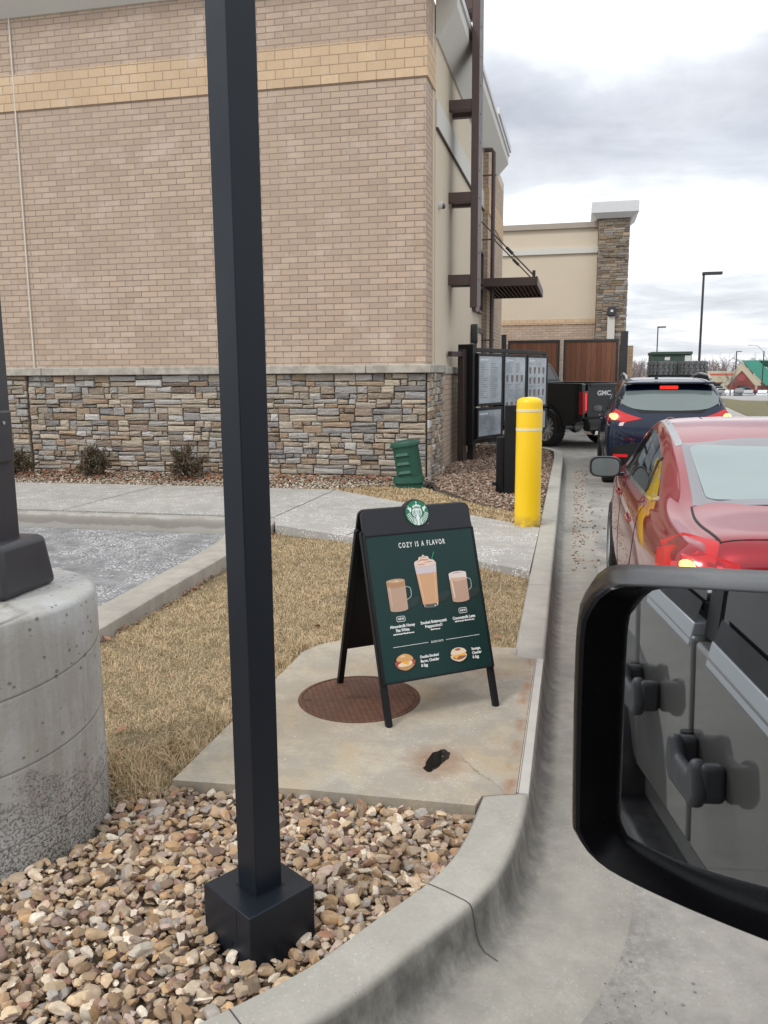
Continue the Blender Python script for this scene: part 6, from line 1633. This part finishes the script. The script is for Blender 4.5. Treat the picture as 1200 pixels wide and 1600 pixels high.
# parked cars, far off and lower
def far_car(paintm):
    o = empty('parked_car', (0, 0, 0))
    b = MB().prism([(-2.2, .3), (-2.2, .78), (-1.5, .92), (-1.2, .95), (1.2, .95), (2.0, .80), (2.25, .6), (2.2, .3)], -.85, .85, 'y'); b.prism([(-1.7, .94), (-.9, 1.42), (.4, 1.44), (1.25, .94)], -.72, .72, 'y')
    b.build('body', paintm, o, bev=.06)
    g = MB().prism([(-1.5, .97), (-.85, 1.37), (.35, 1.39), (1.05, .97)], -.735, .735, 'y'); g.build('windows', M_dkw, o)
    for x in (-1.4, 1.4):
        for y in (-.86, .66): 
            MB().lathe([(.001, 0), (.32, .01), (.32, .19), (.001, .2)], 16, Matrix.Translation((x, y + .2, .32)) @ Matrix.Rotation(R(90), 4, 'X')).build('wheel', M_rubber, o)
    return o
def copy_tree(o, parent=None):
    c = o.copy(); col.objects.link(c); c.parent = parent
    for ch_ in list(o.children): copy_tree(ch_, c)
    return c
cols = {'white': plain('white_car_paint', (.55, .56, .57), .35, coat=1), 'silver': plain('silver_car_paint', (.30, .31, .32), .35, .3, coat=1), 'dark': plain('dark_car_paint', (.03, .035, .04), .35, coat=1), 'red': plain('maroon_car_paint', (.22, .02, .03), .35, coat=1)}
proto = {k: far_car(v) for k, v in cols.items()}; used = set()
park = [('white', 26.6, 165, 0, 'white car parked under the left end of the bare tree, before the canopy column'), ('white', 25.6, 152, 75, 'white car nose on in the near row left of the small tree'),
        ('dark', 23.4, 149, 70, 'dark car at the left end of the near parked row'), ('silver', 28.2, 150, 78, 'silver car in the near row right of the small tree'), ('dark', 29.6, 165, 70, 'black car just behind the small bare tree'),
        ('red', 33.0, 178, 0, 'maroon car parked in front of the gable'), ('white', 30.4, 150, 76, 'white car in the near row below the maroon one'), ('dark', 27.0, 151.5, 80, 'black car in the middle of the near row'),
        ('silver', 32.2, 151, 74, 'silver car in the near row toward the right edge'), ('white', 34.6, 152, 76, 'white car at the right end of the near row'), ('silver', 38.6, 176, 0, 'silver car at the right edge before the restaurant'),
        ('silver', 29.2, 186, 0, 'silver car in the back row below the red fascia'), ('dark', 34.5, 187, 0, 'dark car in the back row beside the gable')]
for k, x, y, rz, lab in park:
    o = proto[k] if k not in used else copy_tree(proto[k]); used.add(k)
    o.location = (x, y, far_z(y)); o.rotation_euler.z = R(rz); tag(o, lab, 'car', 'cars parked beyond the lane')
# bare trees
M_bark = plain('grey_brown_bark', (.13, .105, .095), .9, var=.2); M_twig = plain('grey_twigs', (.20, .165, .155), .9, var=.2)
def bare_tree(x, y, z0, h, seed, lab, thick=1, n1=9, dens=1.0):
    r = random.Random(seed); o = empty('bare_tree', (x, y, z0)); tag(o, lab, 'tree', 'bare winter trees beyond the car park')
    t = MB(); c = MB(); lean = r.uniform(-.04, .04) * h; top = Vector((lean, 0, h * .55)); t.tube([(0, 0, 0), (lean * .4, 0, h * .25), tuple(top)], [h * .022 * thick, h * .016 * thick, h * .007 * thick], 6)
    def grow(p, d, L, w, lev):
        q = p + d * L; mid = p + d * L * .5 + Vector((r.uniform(-1, 1), r.uniform(-1, 1), r.uniform(-.3, .6))) * L * .08
        c.tube([tuple(p), tuple(mid), tuple(q)], [w, w * .75, w * .45], 3, cap=False)
        if lev <= 0: return
        for _ in range(r.choice((3, 4, 4)) if lev > 1 else 4):
            s = r.uniform(.35, 1.0); a = Vector((r.gauss(0, 1), r.gauss(0, 1), r.gauss(.25, .7))).normalized()
            grow(p.lerp(q, s), (d * .75 + a * .75).normalized(), L * r.uniform(.5, .72), w * .5, lev - 1)
    for k in range(n1):
        a = 2 * pi * k / n1 + r.uniform(-.3, .3); e = r.uniform(.25, 1.0); hh_ = h * r.uniform(.22, .55)
        grow(Vector((lean * hh_ / (h * .55), 0, hh_)), Vector((cos(a) * sin(e), sin(a) * sin(e), cos(e))), h * r.uniform(.24, .36), h * .009 * thick, 3)
    t.build('trunk', M_bark, o); c.build('crown', M_twig, o)
tr = [(9.6, 150, 6.6, 'bare tree just right of the screen wall, leftmost of all'), (12.6, 175, 7.6, 'bare tree second from the left behind the green cabinet'), (15.9, 205, 8, 'farther bare tree between the two leftmost ones'), (34.6, 230, 8.6, 'bare tree above the left end of the red fascia'),
      (38.0, 235, 9.3, 'tall bare tree above the middle of the red fascia'), (40.8, 232, 8.8, 'bare tree behind the lamp post left of the gable'), (45.2, 238, 9.0, 'bare tree just left of the green roof ridge'), (48.5, 240, 8.8, 'bare tree above the green roof'),
      (52, 244, 8.6, 'bare tree at the right edge above the green roof'), (19.5, 215, 8, 'bare tree mostly behind the green cabinet')]
for i, (x, y, h, lab) in enumerate(tr): bare_tree(x, y, far_z(y), h, 20 + i, lab)
bare_tree(23.6, 140, far_z(140), 6.2, 77, 'small thin bare tree standing among the parked cars', .9, 7)
# far wood line on the horizon
fw_ = MB(); r = random.Random(3)
for k in range(900):
    x = r.uniform(-60, 240); y = r.uniform(300, 340); h = r.uniform(6, 9.5); fw_.tube([(x, y, ZB), (x + r.uniform(-1, 1), y, ZB + h)], [.35, .05], 3, cap=False)
    for _ in range(4):
        z = r.uniform(2, h * .9); fw_.tube([(x, y, ZB + z), (x + r.uniform(-2.4, 2.4), y, ZB + z + r.uniform(.5, 2.5))], [.13, .03], 3, cap=False)
tag(fw_.build('distant_wood', M_twig), 'grey line of leafless woodland on the horizon', 'woods', kind='stuff')
# dark rail at the right frame edge
rp = MB().box(9.42, 9.58, 45, 45.16, -.2, .72).build('short_post', M_char); tag(rp, 'short dark post at the right edge of the picture above the verge', 'post')

# ------------------------------------------------------------------ one piece, one object
def explode(o):
    me = o.data; n = len(me.vertices); par = list(range(n))
    def find(a):
        while par[a] != a: par[a] = par[par[a]]; a = par[a]
        return a
    for e in me.edges:
        a, b = find(e.vertices[0]), find(e.vertices[1])
        if a != b: par[a] = b
    roots = {}
    for i in range(n): roots.setdefault(find(i), []).append(i)
    if len(roots) < 2: return
    for k, root in enumerate(list(roots)[1:]):
        keep = set(roots[root]); c = o.copy(); c.data = me.copy(); col.objects.link(c)
        for key in ('label', 'category'):
            if key in c: del c[key]
        bm = bmesh.new(); bm.from_mesh(c.data); bm.verts.ensure_lookup_table()
        bmesh.ops.delete(bm, geom=[v for v in bm.verts if v.index not in keep], context='VERTS'); bm.to_mesh(c.data); bm.free()
    keep = set(roots[list(roots)[0]])
    bm = bmesh.new(); bm.from_mesh(me); bm.verts.ensure_lookup_table()
    bmesh.ops.delete(bm, geom=[v for v in bm.verts if v.index not in keep], context='VERTS'); bm.to_mesh(me); bm.free()
SPLIT = ('support_post', 'bracket', 'side_wall', 'lift_lug', 'wheel_arch_trim', 'bolt', 'gate_post', 'spreader', 'column', 'label', 'handhole_cover', 'bumper_inset', 'hinge', 'screw', 'latch', 'rule', 'tie_rod', 'heater_line', 'window_lamp')
for o in [o for o in scene.objects if o.type == 'MESH' and o.name.split('.')[0] in SPLIT and o.parent]: explode(o)
for o in [o for o in scene.objects if o.type == 'MESH' and o.name.split('.')[0] == 'window' and o.parent and o.parent.name in ('green_roof_restaurant', 'low_shops')]: explode(o)
for o in [o for o in scene.objects if o.type == 'MESH' and not o.parent and not o.get('label')]:
    b = o.name.split('.')[0]
    NM_ = {'ground': ('wide pale pavement reaching the horizon', 'ground'), 'drive_lane': ('pale concrete drive through lane with sawn joints', 'road'), 'kerb': ('curved concrete kerb and gutter between bed and lane', 'kerb'),
        'kerb_joint': ('thin dark joint cut across the concrete kerb', 'joint'), 'utility_slab': ('pale stained concrete slab under the menu sign', 'slab'), 'slab_pit': ('dark ragged hole in the pale slab', 'hole'),
        'pit_debris': ('dark pebbles in the slab hole', 'debris'), 'sidewalk': ('salted concrete sidewalk along the building', 'sidewalk'), 'sidewalk_joints': ('dark joints across the salted sidewalk', 'joints'),
        'parking_area': ('salt speckled parking surface left of the lawn', 'pavement'), 'cross_kerb': ('stained kerb face along the sidewalk edge', 'kerb'), 'lot_kerb': ('kerb between the parking surface and lawn', 'kerb'),
        'lawn': ('dormant turf base under the straw coloured grass', 'lawn'), 'grass': ('straw coloured dormant grass blades', 'grass'), 'grass_fringe': ('longer dry grass along the slab and pier', 'grass'),
        'verge': ('olive green verge beyond the queue of cars', 'verge'), 'verge_walk': ('narrow pale walk beside the green verge', 'path'), 'fallen_leaves': ('brown fallen leaves lying in drifts', 'leaves'),
        'gutter_debris': ('small stones and litter in the gutter', 'debris'), 'gutter_grit': ('dark grit on the lane by the kerb', 'grit'), 'salt_grains': ('white salt grains on the pale slab', 'salt')}
    if b in NM_: o['label'], o['category'] = NM_[b]
    elif b.endswith('soil'): o['label'], o['category'] = 'brown soil under the stones of the bed', 'soil'
